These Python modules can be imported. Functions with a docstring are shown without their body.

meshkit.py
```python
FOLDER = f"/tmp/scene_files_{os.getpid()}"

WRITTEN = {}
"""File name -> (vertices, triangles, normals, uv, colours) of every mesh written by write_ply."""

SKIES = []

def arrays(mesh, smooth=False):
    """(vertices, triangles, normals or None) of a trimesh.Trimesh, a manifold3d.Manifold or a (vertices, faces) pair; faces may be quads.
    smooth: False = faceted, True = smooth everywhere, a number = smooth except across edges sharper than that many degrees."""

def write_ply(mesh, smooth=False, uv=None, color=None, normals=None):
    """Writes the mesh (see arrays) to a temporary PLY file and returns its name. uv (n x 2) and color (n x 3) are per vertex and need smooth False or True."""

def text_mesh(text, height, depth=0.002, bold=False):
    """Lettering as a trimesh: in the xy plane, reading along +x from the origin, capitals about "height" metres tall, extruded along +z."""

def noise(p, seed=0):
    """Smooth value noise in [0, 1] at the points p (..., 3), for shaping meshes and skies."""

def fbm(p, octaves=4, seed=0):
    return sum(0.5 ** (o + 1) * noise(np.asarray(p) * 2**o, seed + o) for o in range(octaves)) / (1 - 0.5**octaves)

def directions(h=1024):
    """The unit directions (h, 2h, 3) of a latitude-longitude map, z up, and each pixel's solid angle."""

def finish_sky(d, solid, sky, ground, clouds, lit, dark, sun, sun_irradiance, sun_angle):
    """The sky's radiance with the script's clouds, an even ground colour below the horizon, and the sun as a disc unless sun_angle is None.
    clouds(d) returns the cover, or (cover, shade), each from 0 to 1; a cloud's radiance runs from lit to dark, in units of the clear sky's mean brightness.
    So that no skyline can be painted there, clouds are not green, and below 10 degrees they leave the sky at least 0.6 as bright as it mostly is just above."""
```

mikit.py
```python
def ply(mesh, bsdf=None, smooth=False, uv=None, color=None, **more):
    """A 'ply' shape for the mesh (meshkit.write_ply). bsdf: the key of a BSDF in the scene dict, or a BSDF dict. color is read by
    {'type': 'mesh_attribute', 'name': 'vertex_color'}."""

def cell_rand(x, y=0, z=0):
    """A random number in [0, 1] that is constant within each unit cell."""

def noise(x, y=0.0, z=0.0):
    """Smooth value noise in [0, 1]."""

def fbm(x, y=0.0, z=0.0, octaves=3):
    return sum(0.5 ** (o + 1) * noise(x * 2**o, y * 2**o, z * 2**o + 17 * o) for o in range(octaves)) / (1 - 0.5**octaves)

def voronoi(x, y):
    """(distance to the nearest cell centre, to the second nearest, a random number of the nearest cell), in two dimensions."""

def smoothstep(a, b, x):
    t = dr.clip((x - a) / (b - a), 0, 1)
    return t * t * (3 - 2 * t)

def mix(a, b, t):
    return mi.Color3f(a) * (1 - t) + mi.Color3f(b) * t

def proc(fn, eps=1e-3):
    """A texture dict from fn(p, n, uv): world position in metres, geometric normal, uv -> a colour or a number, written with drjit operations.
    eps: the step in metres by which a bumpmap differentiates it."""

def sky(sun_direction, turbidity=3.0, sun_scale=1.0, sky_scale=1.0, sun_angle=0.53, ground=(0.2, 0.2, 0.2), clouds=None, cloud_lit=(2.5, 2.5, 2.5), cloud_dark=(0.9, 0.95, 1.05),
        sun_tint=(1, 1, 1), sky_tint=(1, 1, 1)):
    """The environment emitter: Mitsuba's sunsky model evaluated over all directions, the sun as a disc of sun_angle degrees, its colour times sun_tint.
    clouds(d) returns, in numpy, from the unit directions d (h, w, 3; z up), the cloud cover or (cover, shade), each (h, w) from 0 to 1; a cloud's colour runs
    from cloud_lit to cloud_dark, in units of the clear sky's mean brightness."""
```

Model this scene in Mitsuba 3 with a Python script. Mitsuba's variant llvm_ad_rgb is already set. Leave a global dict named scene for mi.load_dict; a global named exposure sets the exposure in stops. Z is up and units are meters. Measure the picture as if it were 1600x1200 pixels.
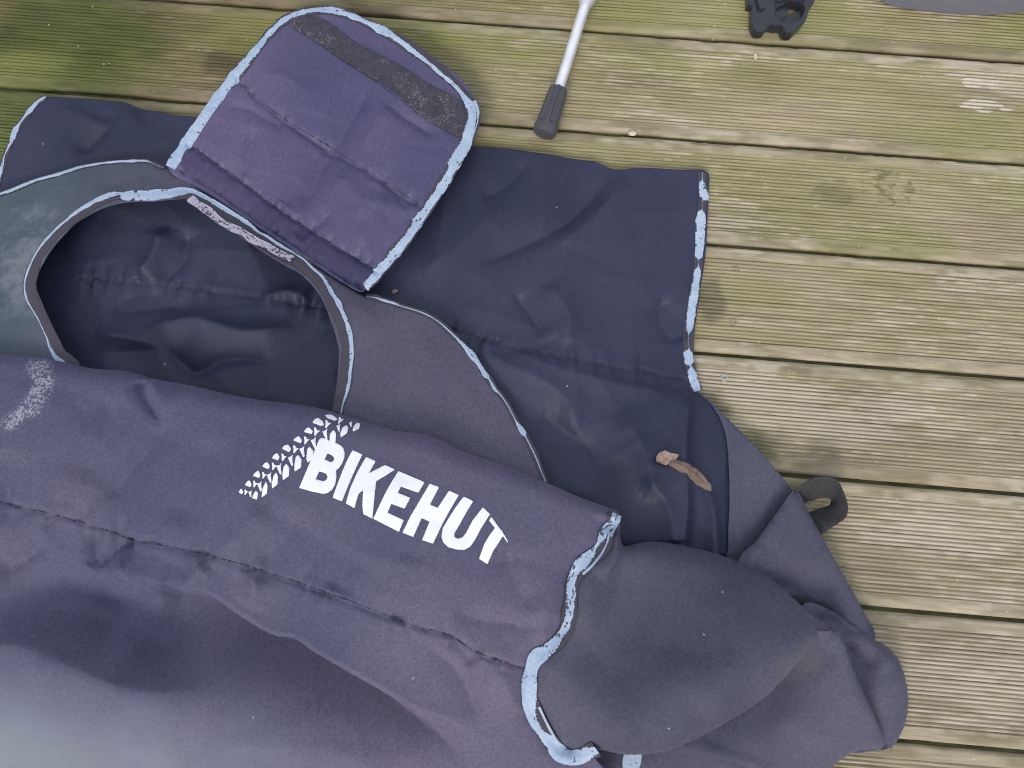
import math, random
import numpy as np
import trimesh, drjit as dr, mitsuba as mi, mikit, meshkit
from mikit import noise, fbm, smoothstep, mix, proc
from scipy.spatial import Delaunay, cKDTree
from scipy.interpolate import RBFInterpolator
from shapely.geometry import Polygon, MultiPolygon, Point
from shapely.ops import unary_union
from shapely import contains_xy, affinity

rng = np.random.default_rng(7)
random.seed(7)

# ------------------------------------------------------------------ camera, sky, exposure
CAM_R = np.array([[0.99648674, -0.0813728, 0.01981526], [0.08363804, 0.97915904, -0.18507366], [-0.00434233, 0.18608076, 0.98252486]])
CAM_H, FOCAL = 0.9908, 1230.0
m4 = np.eye(4)
m4[:3, 0], m4[:3, 1], m4[:3, 2], m4[:3, 3] = -CAM_R[:, 0], CAM_R[:, 1], -CAM_R[:, 2], (0, 0, CAM_H)
scene = {
    'type': 'scene',
    'camera': {'type': 'perspective', 'fov': math.degrees(2 * math.atan(800 / FOCAL)), 'fov_axis': 'x', 'near_clip': 0.01, 'far_clip': 300.0,
               'to_world': mi.ScalarTransform4f(m4.tolist())},
    'sky': mikit.sky((-0.16, -0.76, 0.56), turbidity=3, sun_scale=0.42, sun_angle=20, clouds=lambda d: (1.0, 1 - d[..., 2]), cloud_lit=(2.75, 2.95, 3.35), cloud_dark=(1.0, 1.08, 1.22), sun_tint=(0.84, 0.96, 1.24)),
}
exposure = 2.0
labels = {}


# ------------------------------------------------------------------ helpers
def at(px, z=0.0):
    """Points of the place, at height z, read off the photograph (1600 x 1200)."""
    px = np.atleast_2d(np.asarray(px, float))[:, :2]
    d = np.stack([(px[:, 0] - 800) / FOCAL, -(px[:, 1] - 600) / FOCAL, -np.ones(len(px))], 1) @ CAM_R.T
    t = (np.asarray(z, float) - CAM_H) / d[:, 2]
    return d[:, :2] * np.reshape(t, (-1, 1))


def at_surf(px, zf, it=6):
    z = np.full(len(px), 0.04)
    for _ in range(it):
        xy = at(px, z)
        z = zf(xy)
    return xy


def spline(pts, closed=False, step=4.0):
    """Catmull-Rom through the points (any number of columns), resampled."""
    p = np.asarray(pts, float)
    n = len(p)
    idx = (lambda i: i % n) if closed else (lambda i: min(max(i, 0), n - 1))
    out = []
    for i in range(n if closed else n - 1):
        a, b, c, d = (p[idx(i + k)] for k in (-1, 0, 1, 2))
        L = np.linalg.norm(c[:2] - b[:2])
        if L < 1e-9:
            continue
        m = max(1, int(L / step))
        t = (np.arange(m) / m)[:, None]
        ta, tb = 0.5 * (c - a), 0.5 * (d - b)
        for q, r in ((ta, 1), (tb, 1)):
            l = np.linalg.norm(q[:2])
            if l > L:
                q *= L / l
        out.append((2 * t**3 - 3 * t**2 + 1) * b + (t**3 - 2 * t**2 + t) * ta + (-2 * t**3 + 3 * t**2) * c + (t**3 - t**2) * tb)
    if not closed:
        out.append(p[-1:])
    return np.vstack(out)


def resample(xy, step):
    s = np.concatenate([[0], np.cumsum(np.linalg.norm(np.diff(xy[:, :2], axis=0), axis=1))])
    t = np.linspace(0, s[-1], max(2, int(s[-1] / step) + 1))
    return np.stack([np.interp(t, s, xy[:, k]) for k in range(xy.shape[1])], 1), t


def sm(a, b, x):
    t = np.clip((x - a) / (b - a), 0, 1)
    return t * t * (3 - 2 * t)


def smax(a, b, k=0.006):
    h = np.clip(0.5 + 0.5 * (a - b) / k, 0, 1)
    return b * (1 - h) + a * h + k * h * (1 - h)


def base_heights(ctrl, smooth=1e-4):
    c = np.asarray(ctrl, float)
    xy = at(c[:, :2], c[:, 2])
    f = RBFInterpolator(xy, c[:, 2], kernel='thin_plate_spline', smoothing=smooth)
    lo, hi = c[:, 2].min() - 0.01, c[:, 2].max() + 0.012
    return lambda X: np.clip(f(X), lo, hi)


def fold(px, amp, wl, wr, z=0.05, t0=0.25, t1=0.25, power=1.2):
    """A ridge (or, amp < 0, a valley) along a line; wl and wr: its widths left and right of the line; it fades in over t0 and out over t1 of its length."""
    xy, s = resample(at(spline(px), z), 0.002)
    tree, s = cKDTree(xy), s / s[-1]
    tan = np.gradient(xy, axis=0)

    def f(X):
        d, i = tree.query(X)
        side = tan[i, 0] * (X[:, 1] - xy[i, 1]) - tan[i, 1] * (X[:, 0] - xy[i, 0])
        w = np.where(side > 0, wl, wr)
        tp = sm(0, max(t0, 1e-6), s[i]) * sm(0, max(t1, 1e-6), 1 - s[i])
        return amp * tp * np.exp(-((np.sqrt(d * d + 2.5e-6) / w) ** power))
    return f


def n3(X, fx, fy, seed, ang=0.0):
    c, s = math.cos(ang), math.sin(ang)
    return np.stack([(X[:, 0] * c + X[:, 1] * s) * fx + 100, (-X[:, 0] * s + X[:, 1] * c) * fy + 100, np.full(len(X), seed * 3.7)], 1)


def crumple(X, fx, fy, amp, seed, ang=0.0, sharp=1.0):
    w = meshkit.fbm(n3(X, fx * 0.5, fy * 0.5, seed + 50), 2) * 1.5
    P = n3(X, fx, fy, seed, ang)
    P[:, 0] += w
    P[:, 1] += w * 0.7
    r = 1 - np.abs(2 * meshkit.fbm(P, 3, seed) - 1)
    return amp * (r ** (1 + sharp) - 0.5)


def creases(X, amp, seed, scale=1.0, n=5):
    """Sharp, nearly straight creases such as thin woven cloth keeps after being crumpled."""
    r = np.random.default_rng(seed)
    wx = meshkit.fbm(n3(X, 6 / scale, 6 / scale, seed + 3), 2) - .5
    wy = meshkit.fbm(n3(X, 6 / scale, 6 / scale, seed + 9), 2) - .5
    z = 0
    for k in range(n):
        a, lam = r.uniform(0, np.pi), scale * r.uniform(.07, .17)
        t = (X[:, 0] * math.cos(a) + X[:, 1] * math.sin(a)) / lam + 0.55 * (wx if k % 2 else wy) / scale * 1.2 + r.uniform(0, 9)
        f = t - np.floor(t) - .5
        m = sm(.40, .72, meshkit.fbm(n3(X, 7 / scale, 7 / scale, seed * 5 + k), 2))
        z = z + m * lam / .12 * (np.exp(-np.sqrt(f * f + .0004) / .11) - .2) * (1 if r.random() < .6 else -1)
    return amp * z


def seam_pucker(px, amp, width, freq, z=0.08, groove=0.0015, seed=1):
    xy, s = resample(at(spline(px), z), 0.002)
    tree = cKDTree(xy)
    ph = np.cumsum(0.6 + 0.8 * meshkit.noise(np.stack([s * 60, s * 0 + seed, s * 0], 1))) * 0.002 * freq * 2 * np.pi
    am = meshkit.noise(np.stack([s * 45 + 9, s * 0 + seed, s * 0 + 4], 1))

    def f(X):
        d, i = tree.query(X)
        return amp * am[i] * np.sin(ph[i]) * np.exp(-((d / width) ** 2)) - groove * np.exp(-((d / 0.0035) ** 2))
    return f


def ticks(px, n, lo, hi, amp, w, z, seed, side=0):
    """Short gathered creases that run off a seam."""
    r = np.random.default_rng(seed)
    q = spline(px, step=2)
    out = []
    for i in np.sort(r.integers(6, len(q) - 6, n)):
        t = q[i + 4] - q[i - 4]
        t = t[:2] / np.linalg.norm(t[:2])
        nr = np.array([-t[1], t[0]]) * (side or (1 if r.random() < .5 else -1))
        L, sk = r.uniform(lo, hi), r.uniform(-.5, .5)
        a, b = q[i, :2], q[i, :2] + (nr + t * sk) * L
        out.append(fold([a, (a + b) / 2 + t * r.uniform(-3, 3), b], amp * r.uniform(.4, 1.2) * (1 if r.random() < .3 else -1), w * r.uniform(.6, 1.3), w * r.uniform(.8, 2.2), z, .02, .7))
    return out


def mesh_sheet(poly, zf, step, thick, bstep=None):
    """A sheet of cloth: the polygon, filled with a fine net at heights zf, and given a thickness."""
    rings = [np.array(r.coords)[:-1] for r in [poly.exterior, *poly.interiors]]
    bnd = [resample(np.vstack([r, r[:1]]), bstep or step * 0.8)[0][:-1] for r in rings]
    x0, y0, x1, y1 = poly.bounds
    gx, gy = np.meshgrid(np.arange(x0, x1, step), np.arange(y0, y1, step * 0.866))
    gx[1::2] += step / 2
    g = np.stack([gx.ravel(), gy.ravel()], 1)
    g = g[contains_xy(poly.buffer(-0.45 * step), g[:, 0], g[:, 1])]
    P = np.vstack([*bnd, g])
    tri = Delaunay(P).simplices
    c = P[tri].mean(1)
    tri = tri[contains_xy(poly.buffer(step * 0.02), c[:, 0], c[:, 1])]
    a, b, c = P[tri[:, 0]], P[tri[:, 1]], P[tri[:, 2]]
    ar = (b[:, 0] - a[:, 0]) * (c[:, 1] - a[:, 1]) - (b[:, 1] - a[:, 1]) * (c[:, 0] - a[:, 0])
    tri = tri[np.abs(ar) > 1e-12]
    ar = ar[np.abs(ar) > 1e-12]
    tri[ar < 0] = tri[ar < 0][:, ::-1]
    z = zf(P)
    n = len(P)
    e = np.vstack([tri[:, [0, 1]], tri[:, [1, 2]], tri[:, [2, 0]]])
    key = np.sort(e, 1)
    _, inv, cnt = np.unique(key, axis=0, return_inverse=True, return_counts=True)
    be = e[cnt[inv.ravel()] == 1]
    top = np.column_stack([P, z])
    bot = np.column_stack([P, z - thick])
    side = np.vstack([np.column_stack([be[:, 1], be[:, 0], be[:, 0] + n]), np.column_stack([be[:, 1], be[:, 0] + n, be[:, 1] + n])])
    V = np.vstack([top, bot])
    F = np.vstack([tri, tri[:, ::-1] + n, side])
    return V, F


class Sheet:
    def __init__(self, outline, base, rolls=(), holes=(), step=0.003, thick=0.0014):
        self.base, self.rolls = base, []
        for px, R, drop in rolls:
            w = at_surf(spline(px), lambda X, drop=drop: base(X) - drop)
            self.rolls.append((cKDTree(resample(w, 0.0012)[0]), R, drop))
        ring = lambda o: at_surf(spline(o, True), self.edge_z)
        self.poly = Polygon(ring(outline), [ring(h) for h in holes]).buffer(0)
        if isinstance(self.poly, MultiPolygon):
            self.poly = max(self.poly.geoms, key=lambda g: g.area)
        self.step, self.thick = step, thick

    def z(self, X):
        z = self.base(X)
        for tree, R, drop in self.rolls:
            d = np.clip(tree.query(X)[0] / R, 0, 1)
            z = z - drop * (1 - np.sqrt(1 - (1 - d) ** 2))
        return z

    def edge_z(self, X):
        z, best = self.base(X), 0
        for tree, R, drop in self.rolls:
            best = np.maximum(best, np.where(tree.query(X)[0] < 0.012, drop, 0))
        return z - best

    def mesh(self):
        return mesh_sheet(self.poly, self.z, self.step, self.thick)


def put(key, mesh, bsdf, smooth=False, **kw):
    k, i = key, 0
    while k in scene:
        i += 1
        k = f'{key}_{i:03d}'
    scene[k] = mikit.ply(mesh, bsdf, smooth, **kw)
    return k


def put_sheet(key, sheet, bsdf):
    V, F = sheet.mesh()
    return put(key, (V, F), bsdf, True, uv=V[:, :2])


def ribbon(px, zf, width, lift=0.0006, thick=0.0010, seed=0, nv=7, crown=0.0008, wob=0.0):
    """A tape along a line of rows (px, py, cover, shift): cover is how much of its width the pale coating takes, shift where it sits (-1..1)."""
    p = np.asarray([(list(r) + [1.0, 0.0])[:4] if len(r) < 4 else list(r)[:4] for r in px], float)
    q = spline(p, step=3)
    xy = at_surf(q, zf)
    rows, s = resample(np.column_stack([xy, q[:, 2:]]), 0.0022)
    xy = rows[:, :2]
    k = np.ones(5) / 5
    t = np.gradient(xy, axis=0)
    t /= np.linalg.norm(t, axis=1, keepdims=True) + 1e-12
    nrm = np.stack([-t[:, 1], t[:, 0]], 1)
    wn = 1 + 0.35 * (meshkit.noise(np.stack([s * 70, s * 0 + seed, s * 0], 1)) - 0.5)
    off = wob * (meshkit.noise(np.stack([s * 60 + 5, s * 0 + seed, s * 0 + 2], 1)) - 0.5)
    hw = 0.5 * width * wn
    v = np.linspace(-1, 1, nv)
    X = xy[:, None] + nrm[:, None] * (hw[:, None] * v + off[:, None])[..., None]
    z = zf(X.reshape(-1, 2)).reshape(len(s), nv)
    z = np.maximum(z, z.mean(1, keepdims=True) - 0.002) + lift + crown * (1 - v**2) + 0.0006 * (meshkit.noise(np.stack([np.repeat(s, nv) * 180, np.tile(v, len(s)), np.full(len(s) * nv, seed)], 1)).reshape(len(s), nv) - 0.5)
    n = len(s) * nv
    top = np.column_stack([X.reshape(-1, 2), z.ravel()])
    bot = top - [0, 0, thick]
    i, j = np.meshgrid(np.arange(len(s) - 1), np.arange(nv - 1), indexing='ij')
    a = (i * nv + j).ravel()
    F = np.vstack([np.column_stack([a, a + nv, a + nv + 1]), np.column_stack([a, a + nv + 1, a + 1])])[:, ::-1]
    al, ar = np.arange(len(s) - 1) * nv, np.arange(len(s) - 1) * nv + nv - 1
    side = [np.column_stack([al, al + n, al + nv + n]), np.column_stack([al, al + nv + n, al + nv]), np.column_stack([ar, ar + nv, ar + nv + n]), np.column_stack([ar, ar + nv + n, ar + n])]
    for r0 in (0, (len(s) - 1) * nv):
        jj = r0 + np.arange(nv - 1)
        side += [np.column_stack([jj, jj + 1, jj + 1 + n]), np.column_stack([jj, jj + 1 + n, jj + n])]
    cov = np.clip(rows[:, 2] * (1 + 0.5 * (meshkit.noise(np.stack([s * 110, s * 0 + seed + 7, s * 0], 1)) - 0.5)), 0.02, 3)
    uy = np.clip((v[None] - rows[:, 3][:, None]) / cov[:, None], -40, 40)
    uv = np.column_stack([np.repeat(s + seed * 3.1, nv), uy.ravel()])
    return np.vstack([top, bot]), np.vstack([F, F[:, ::-1] + n, *side]), np.vstack([uv, uv])


def put_ribbon(key, bsdf, *a, **k):
    V, F, uv = ribbon(*a, **k)
    return put(key, (V, F), bsdf, True, uv=uv)


def tube(pts, r, sides=8):
    p = np.asarray(pts, float)
    t = np.gradient(p, axis=0)
    t /= np.linalg.norm(t, axis=1, keepdims=True)
    up = np.array([0, 0, 1.0])
    a = np.cross(t, up)
    a /= np.linalg.norm(a, axis=1, keepdims=True) + 1e-9
    b = np.cross(a, t)
    r = np.broadcast_to(r, (len(p),))
    ang = np.arange(sides) / sides * 2 * np.pi
    V = (p[:, None] + r[:, None, None] * (np.cos(ang)[None, :, None] * a[:, None] + np.sin(ang)[None, :, None] * b[:, None])).reshape(-1, 3)
    i, j = np.meshgrid(np.arange(len(p) - 1), np.arange(sides), indexing='ij')
    q = np.stack([i * sides + j, i * sides + (j + 1) % sides, (i + 1) * sides + (j + 1) % sides, (i + 1) * sides + j], -1).reshape(-1, 4)
    F = np.vstack([q[:, [0, 1, 2]], q[:, [0, 2, 3]]])
    V = np.vstack([V, p[:1], p[-1:]])
    e0, e1 = len(V) - 2, len(V) - 1
    jj = np.arange(sides)
    L = (len(p) - 1) * sides
    F = np.vstack([F, np.column_stack([jj * 0 + e0, (jj + 1) % sides, jj]), np.column_stack([jj * 0 + e1, L + jj, L + (jj + 1) % sides])])
    return V, F


NG = 22

# ------------------------------------------------------------------ materials
def tex(fn, eps=1e-3):
    return proc(fn, eps)


def two(b):
    return {'type': 'twosided', 'bsdf': b}


W = lambda x, y, z=0.0: tuple(float(c) for c in at([(x, y)], z)[0])


def blob(p, c, rx, ry=None):
    ry = ry or rx
    return dr.exp(-(dr.square((p.x - c[0]) / rx) + dr.square((p.y - c[1]) / ry)))


MOSS, MOSS2 = W(110, 60), W(20, 190)
KNOT, KNOT2 = W(1390, 290), W(1300, 300)
SCUFF1, SCUFF2 = W(1520, 130), W(1540, 165)


WORN = [(*W(a_, b_), c_, d_) for a_, b_, c_, d_ in ((1270, 455, .10, .022), (1200, 500, .06, .014), (1330, 650, .17, .036), (1150, 535, .05, .012), (1160, 398, .04, .010), (1480, 1075, .12, .035), (1450, 840, .10, .03), (1500, 430, .08, .03), (1250, 560, .10, .012))]
DIRT_AND_DARK = [(*W(a_, b_), c_, d_) for a_, b_, c_, d_ in ((1112, 468, .022, .034), (1108, 640, .03, .03), (370, 95, .055, .04), (1190, 700, .05, .025))]  # brown dirt beside the lining; left of the flap, a darker patch


def wood(p, n, uv):
    x, y, g = p.x, p.y, uv.y                       # g counts the ridges across a board; below 0 and above NG lie its flat margins
    plank = dr.floor((p.y + 0.0527) / 0.15)
    r1, r2 = mikit.cell_rand(plank, 3, 1), mikit.cell_rand(plank, 5, 2)
    xs = x + r1 * 7
    a = fbm(xs * 3.2, y * 9, plank, 3)
    b = fbm(xs * 9 + 4, y * 30, plank, 3)
    olive = mix((0.300, 0.280, 0.140), (0.400, 0.370, 0.215), b)
    tan = mix((0.345, 0.300, 0.195), (0.450, 0.390, 0.275), b)
    low = smoothstep(0.40, -0.20, y) * 0.45 + smoothstep(0.0, 0.6, x) * 0.12
    c = mix(olive, tan, smoothstep(0.35, 0.7, a * 0.75 + low + (r2 - 0.5) * 0.25))
    mg = dr.maximum(smoothstep(-0.1, -0.6, g), smoothstep(NG + 0.1, NG + 0.6, g))
    mb = fbm(xs * 22, y * 60, 5, 3)
    c = mix(c, mix((0.27, 0.24, 0.145), (0.45, 0.395, 0.285), smoothstep(0.3, 0.7, mb)), mg * 0.75)
    rid = dr.floor(g)
    c = c * (0.90 + 0.20 * noise(xs * 9, rid * 1.7, plank)) * (0.88 + 0.24 * noise(xs * 40, y * 700, 1))
    # wood worn pale in broken streaks on the tops of the ridges
    topm = smoothstep(0.25, 0.7, dr.sin(dr.pi * (g - rid))) * (1 - mg) + mg * 0.8
    wr = 0.0
    for (wx0, wy0, wa, wb) in WORN:
        wr = dr.maximum(wr, dr.exp(-(dr.square((x - wx0) / wa) + dr.square((y - wy0) / wb))))
    st = noise(xs * 22, rid * 3.3, 2) * 0.55 + noise(xs * 75, rid * 2.9, 8) * 0.45
    pt = fbm(xs * 4.5 + 11, y * 10, 9, 3)
    c = mix(c, (0.66, 0.60, 0.50), smoothstep(0.56, 0.80, st * 0.45 + pt * 0.60 + 0.12 * low + 0.20 * wr - 0.02) * 0.68 * topm)
    for sc in (SCUFF1, SCUFF2):
        c = mix(c, (0.74, 0.70, 0.62), smoothstep(0.42, 0.6, blob(p, sc, 0.040, 0.011) * (0.35 + noise(xs * 60, rid * 2.3, 3))) * 0.9 * topm)
    # damp and dirty patches, and a darker one left of the flap
    dk = fbm(xs * 6 + 31, y * 16, 4, 4)
    c = c * (1 - 0.18 * smoothstep(0.50, 0.80, dk))
    for (wx0, wy0, wa, wb) in DIRT_AND_DARK:
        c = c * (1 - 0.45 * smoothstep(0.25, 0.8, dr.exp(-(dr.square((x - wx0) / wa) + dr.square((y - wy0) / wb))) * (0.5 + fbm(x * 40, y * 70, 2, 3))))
    # moss and algae, with shade painted in towards the top left
    gr = dr.maximum(blob(p, MOSS, 0.155, 0.105), blob(p, MOSS2, 0.10, 0.10))
    gm = smoothstep(0.22, 0.75, gr * (0.65 + 0.7 * fbm(x * 16, y * 40, 3, 3)))
    c = mix(c, mix((0.095, 0.135, 0.035), (0.200, 0.275, 0.070), fbm(x * 30, y * 160, 6, 3)), gm * 0.88)
    edge = smoothstep(1.0, 0.15, dr.sqrt(dr.square((x + 0.75) / 1.0) + dr.square((y - 0.70) / 0.42)))  # wide shaded corner, darkened in the board colour itself
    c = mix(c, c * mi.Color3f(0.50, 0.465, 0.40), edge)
    al = smoothstep(0.50, 0.75, fbm(xs * 5 + 3, y * 12, 12, 4)) * smoothstep(-0.1, 0.6, y)
    c = mix(c, (0.255, 0.275, 0.080), al * 0.55)
    kr = 1 - dr.abs(2 * fbm(x * 45 + y * 45, y * 70 - x * 20, 2, 3) - 1)
    kn = smoothstep(0.40, 0.72, blob(p, KNOT, 0.060, 0.040) * (0.40 * kr * kr + 0.45 * noise(x * 190, y * 240, 7) + 0.30 * fbm(x * 40, y * 60, 1, 3)))
    c = mix(c, (0.150, 0.140, 0.055), kn * 0.7)
    wx, wy = 0.010 * (noise(x * 40, y * 60, 3) - 0.5), 0.008 * (noise(x * 40, y * 60, 9) - 0.5)
    dk2 = dr.sqrt(dr.square((x + wx - KNOT2[0]) / 0.032) + dr.square((y + wy - KNOT2[1]) / 0.019))
    c = c * (1 - 0.30 * smoothstep(1.25, 0.75, dk2) * fbm(x * 60, y * 110, 3, 3) * 1.3)
    fl = mikit.voronoi(x * 55, y * 55)
    c = c * mi.Color3f(0.87, 0.835, 0.80)
    return mix(c, (0.72, 0.68, 0.55), dr.select((fl[2] > 0.93) & (fl[0] < 0.04), 0.8, 0.0))


scene['wood'] = two({'type': 'principled', 'base_color': tex(wood), 'roughness': 0.72, 'specular': 0.35})


def cloth(lo, hi, extra=None, dots=0.93, sc=7.0, dust=0.08):
    def f(p, n, uv):
        a = fbm(p.x * sc, p.y * sc, 2, 3)
        c = mix(lo, hi, smoothstep(0.25, 0.75, a))
        weave = noise(p.x * 1100, p.y * 350, 1) * 0.5 + noise(p.x * 350, p.y * 1100, 4) * 0.5
        c = c * (0.74 + 0.52 * weave)
        d = fbm(p.x * 14 + 5, p.y * 18, 8, 4)
        c = mix(c, mi.Color3f(0.17, 0.165, 0.165), smoothstep(0.58, 0.85, d) * dust)
        if extra:
            c = extra(p, c)
        fl = mikit.voronoi(p.x * 34 + 3, p.y * 34)
        c = mix(c, (0.42, 0.40, 0.40), dr.select((fl[2] > dots) & (fl[0] < 0.035), 0.7, 0.0))
        fl = mikit.voronoi(p.x * 120 + 3, p.y * 120)
        return mix(c, (0.30, 0.30, 0.33), dr.select((fl[2] > 0.985) & (fl[0] < 0.07), 0.2, 0.0))
    return f


def weave_bump(p, n, uv):
    return (noise(p.x * 700, p.y * 260, 1) + noise(p.x * 260, p.y * 700, 3)) * 0.5


def fabric(name, col, rough=0.7, spec=0.3, sheen=1.0, bump=0.00022):
    scene[name] = two({'type': 'bumpmap', 'scale': bump, 'arbitrary': tex(weave_bump, 4e-4),
                       'bsdf': {'type': 'principled', 'base_color': tex(col), 'roughness': rough, 'specular': spec, 'sheen': sheen, 'sheen_tint': 0.4}})


ARC, STAIN, YEL = W(20, 610, 0.08), W(40, 1180, 0.05), W(1240, 1035, 0.06)
DUSTL, LEFTP = W(50, 400, 0.05), W(-40, 430, 0.05)


def lower_marks(p, c):
    q = dr.sqrt(dr.square(p.x - ARC[0]) + dr.square((p.y - ARC[1]) * 1.0))
    ring = dr.exp(-dr.square((q - 0.040) / 0.019)) * smoothstep(-0.03, 0.03, p.x - ARC[0])
    spk = (0.45 * fbm(p.x * 70, p.y * 70, 3, 3) + 0.55 * noise(p.x * 650, p.y * 650, 5))
    c = mix(c, (0.40, 0.38, 0.46), smoothstep(0.35, 0.85, ring * (0.05 + 1.15 * spk)) * 0.8)
    st = smoothstep(0.25, 0.8, blob(p, STAIN, 0.10, 0.035) * (0.5 + fbm(p.x * 22, p.y * 30, 2, 3)))
    c = mix(c, (0.23, 0.25, 0.14), st * 0.5)
    # grey-blue sheen of the skirt, painted into its colour towards the lower left
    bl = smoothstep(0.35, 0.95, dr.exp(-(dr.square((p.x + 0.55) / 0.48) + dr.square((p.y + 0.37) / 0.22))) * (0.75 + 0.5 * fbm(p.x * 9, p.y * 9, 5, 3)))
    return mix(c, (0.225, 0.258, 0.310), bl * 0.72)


def blob_marks(p, c):
    k = smoothstep(0.4, 0.9, blob(p, YEL, 0.05, 0.035) * (0.4 + fbm(p.x * 60, p.y * 60, 2, 3)))
    return mix(c, (0.17, 0.165, 0.12), k * 0.13)


def front_marks(p, c):
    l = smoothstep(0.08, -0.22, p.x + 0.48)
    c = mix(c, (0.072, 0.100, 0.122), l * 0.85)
    d = smoothstep(0.45, 0.95, (blob(p, DUSTL, 0.08, 0.14)) * (0.15 + 0.75 * fbm(p.x * 30 + p.y * 30, p.y * 70 - p.x * 50, 2, 3) + 0.4 * fbm(p.x * 200, p.y * 200, 3, 2)))
    return mix(c, (0.23, 0.25, 0.27), d * 0.45)


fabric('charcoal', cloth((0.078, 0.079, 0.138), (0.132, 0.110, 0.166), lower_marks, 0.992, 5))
fabric('charcoal_side', cloth((0.064, 0.064, 0.098), (0.093, 0.089, 0.128), blob_marks, 0.965, 5))
fabric('charcoal_front', cloth((0.070, 0.066, 0.104), (0.094, 0.086, 0.130), front_marks, 0.99, 7.0, 0.05))
fabric('navy', cloth((0.013, 0.017, 0.043), (0.025, 0.028, 0.064), None, 0.99, 7.0, 0.0), 0.58, 0.45, 0.4)
fabric('violet', cloth((0.062, 0.057, 0.128), (0.098, 0.079, 0.155), None, 0.99, 7.0, 0.03), 0.52, 0.45, 0.8)


fabric('violet_shaded', cloth((0.042, 0.038, 0.088), (0.066, 0.054, 0.115), None, 0.99, 7.0, 0.0), 0.7, 0.3, 0.5)  # the flap's violet again, darkened to paint the shade of the gathered band


def hook(p, n, uv):
    a = fbm(p.x * 260, p.y * 260, 3, 2)
    lint = smoothstep(0.62, 0.88, noise(p.x * 800, p.y * 800, 5) * 0.55 + fbm(p.x * 45, p.y * 45, 2, 3) * 0.5)
    return mix(mix((0.048, 0.044, 0.060), (0.080, 0.073, 0.096), a), (0.23, 0.21, 0.21), lint * 0.7)


fabric('hook_tape', hook, 0.95, 0.1, 0.3, 0.0006)


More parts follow.
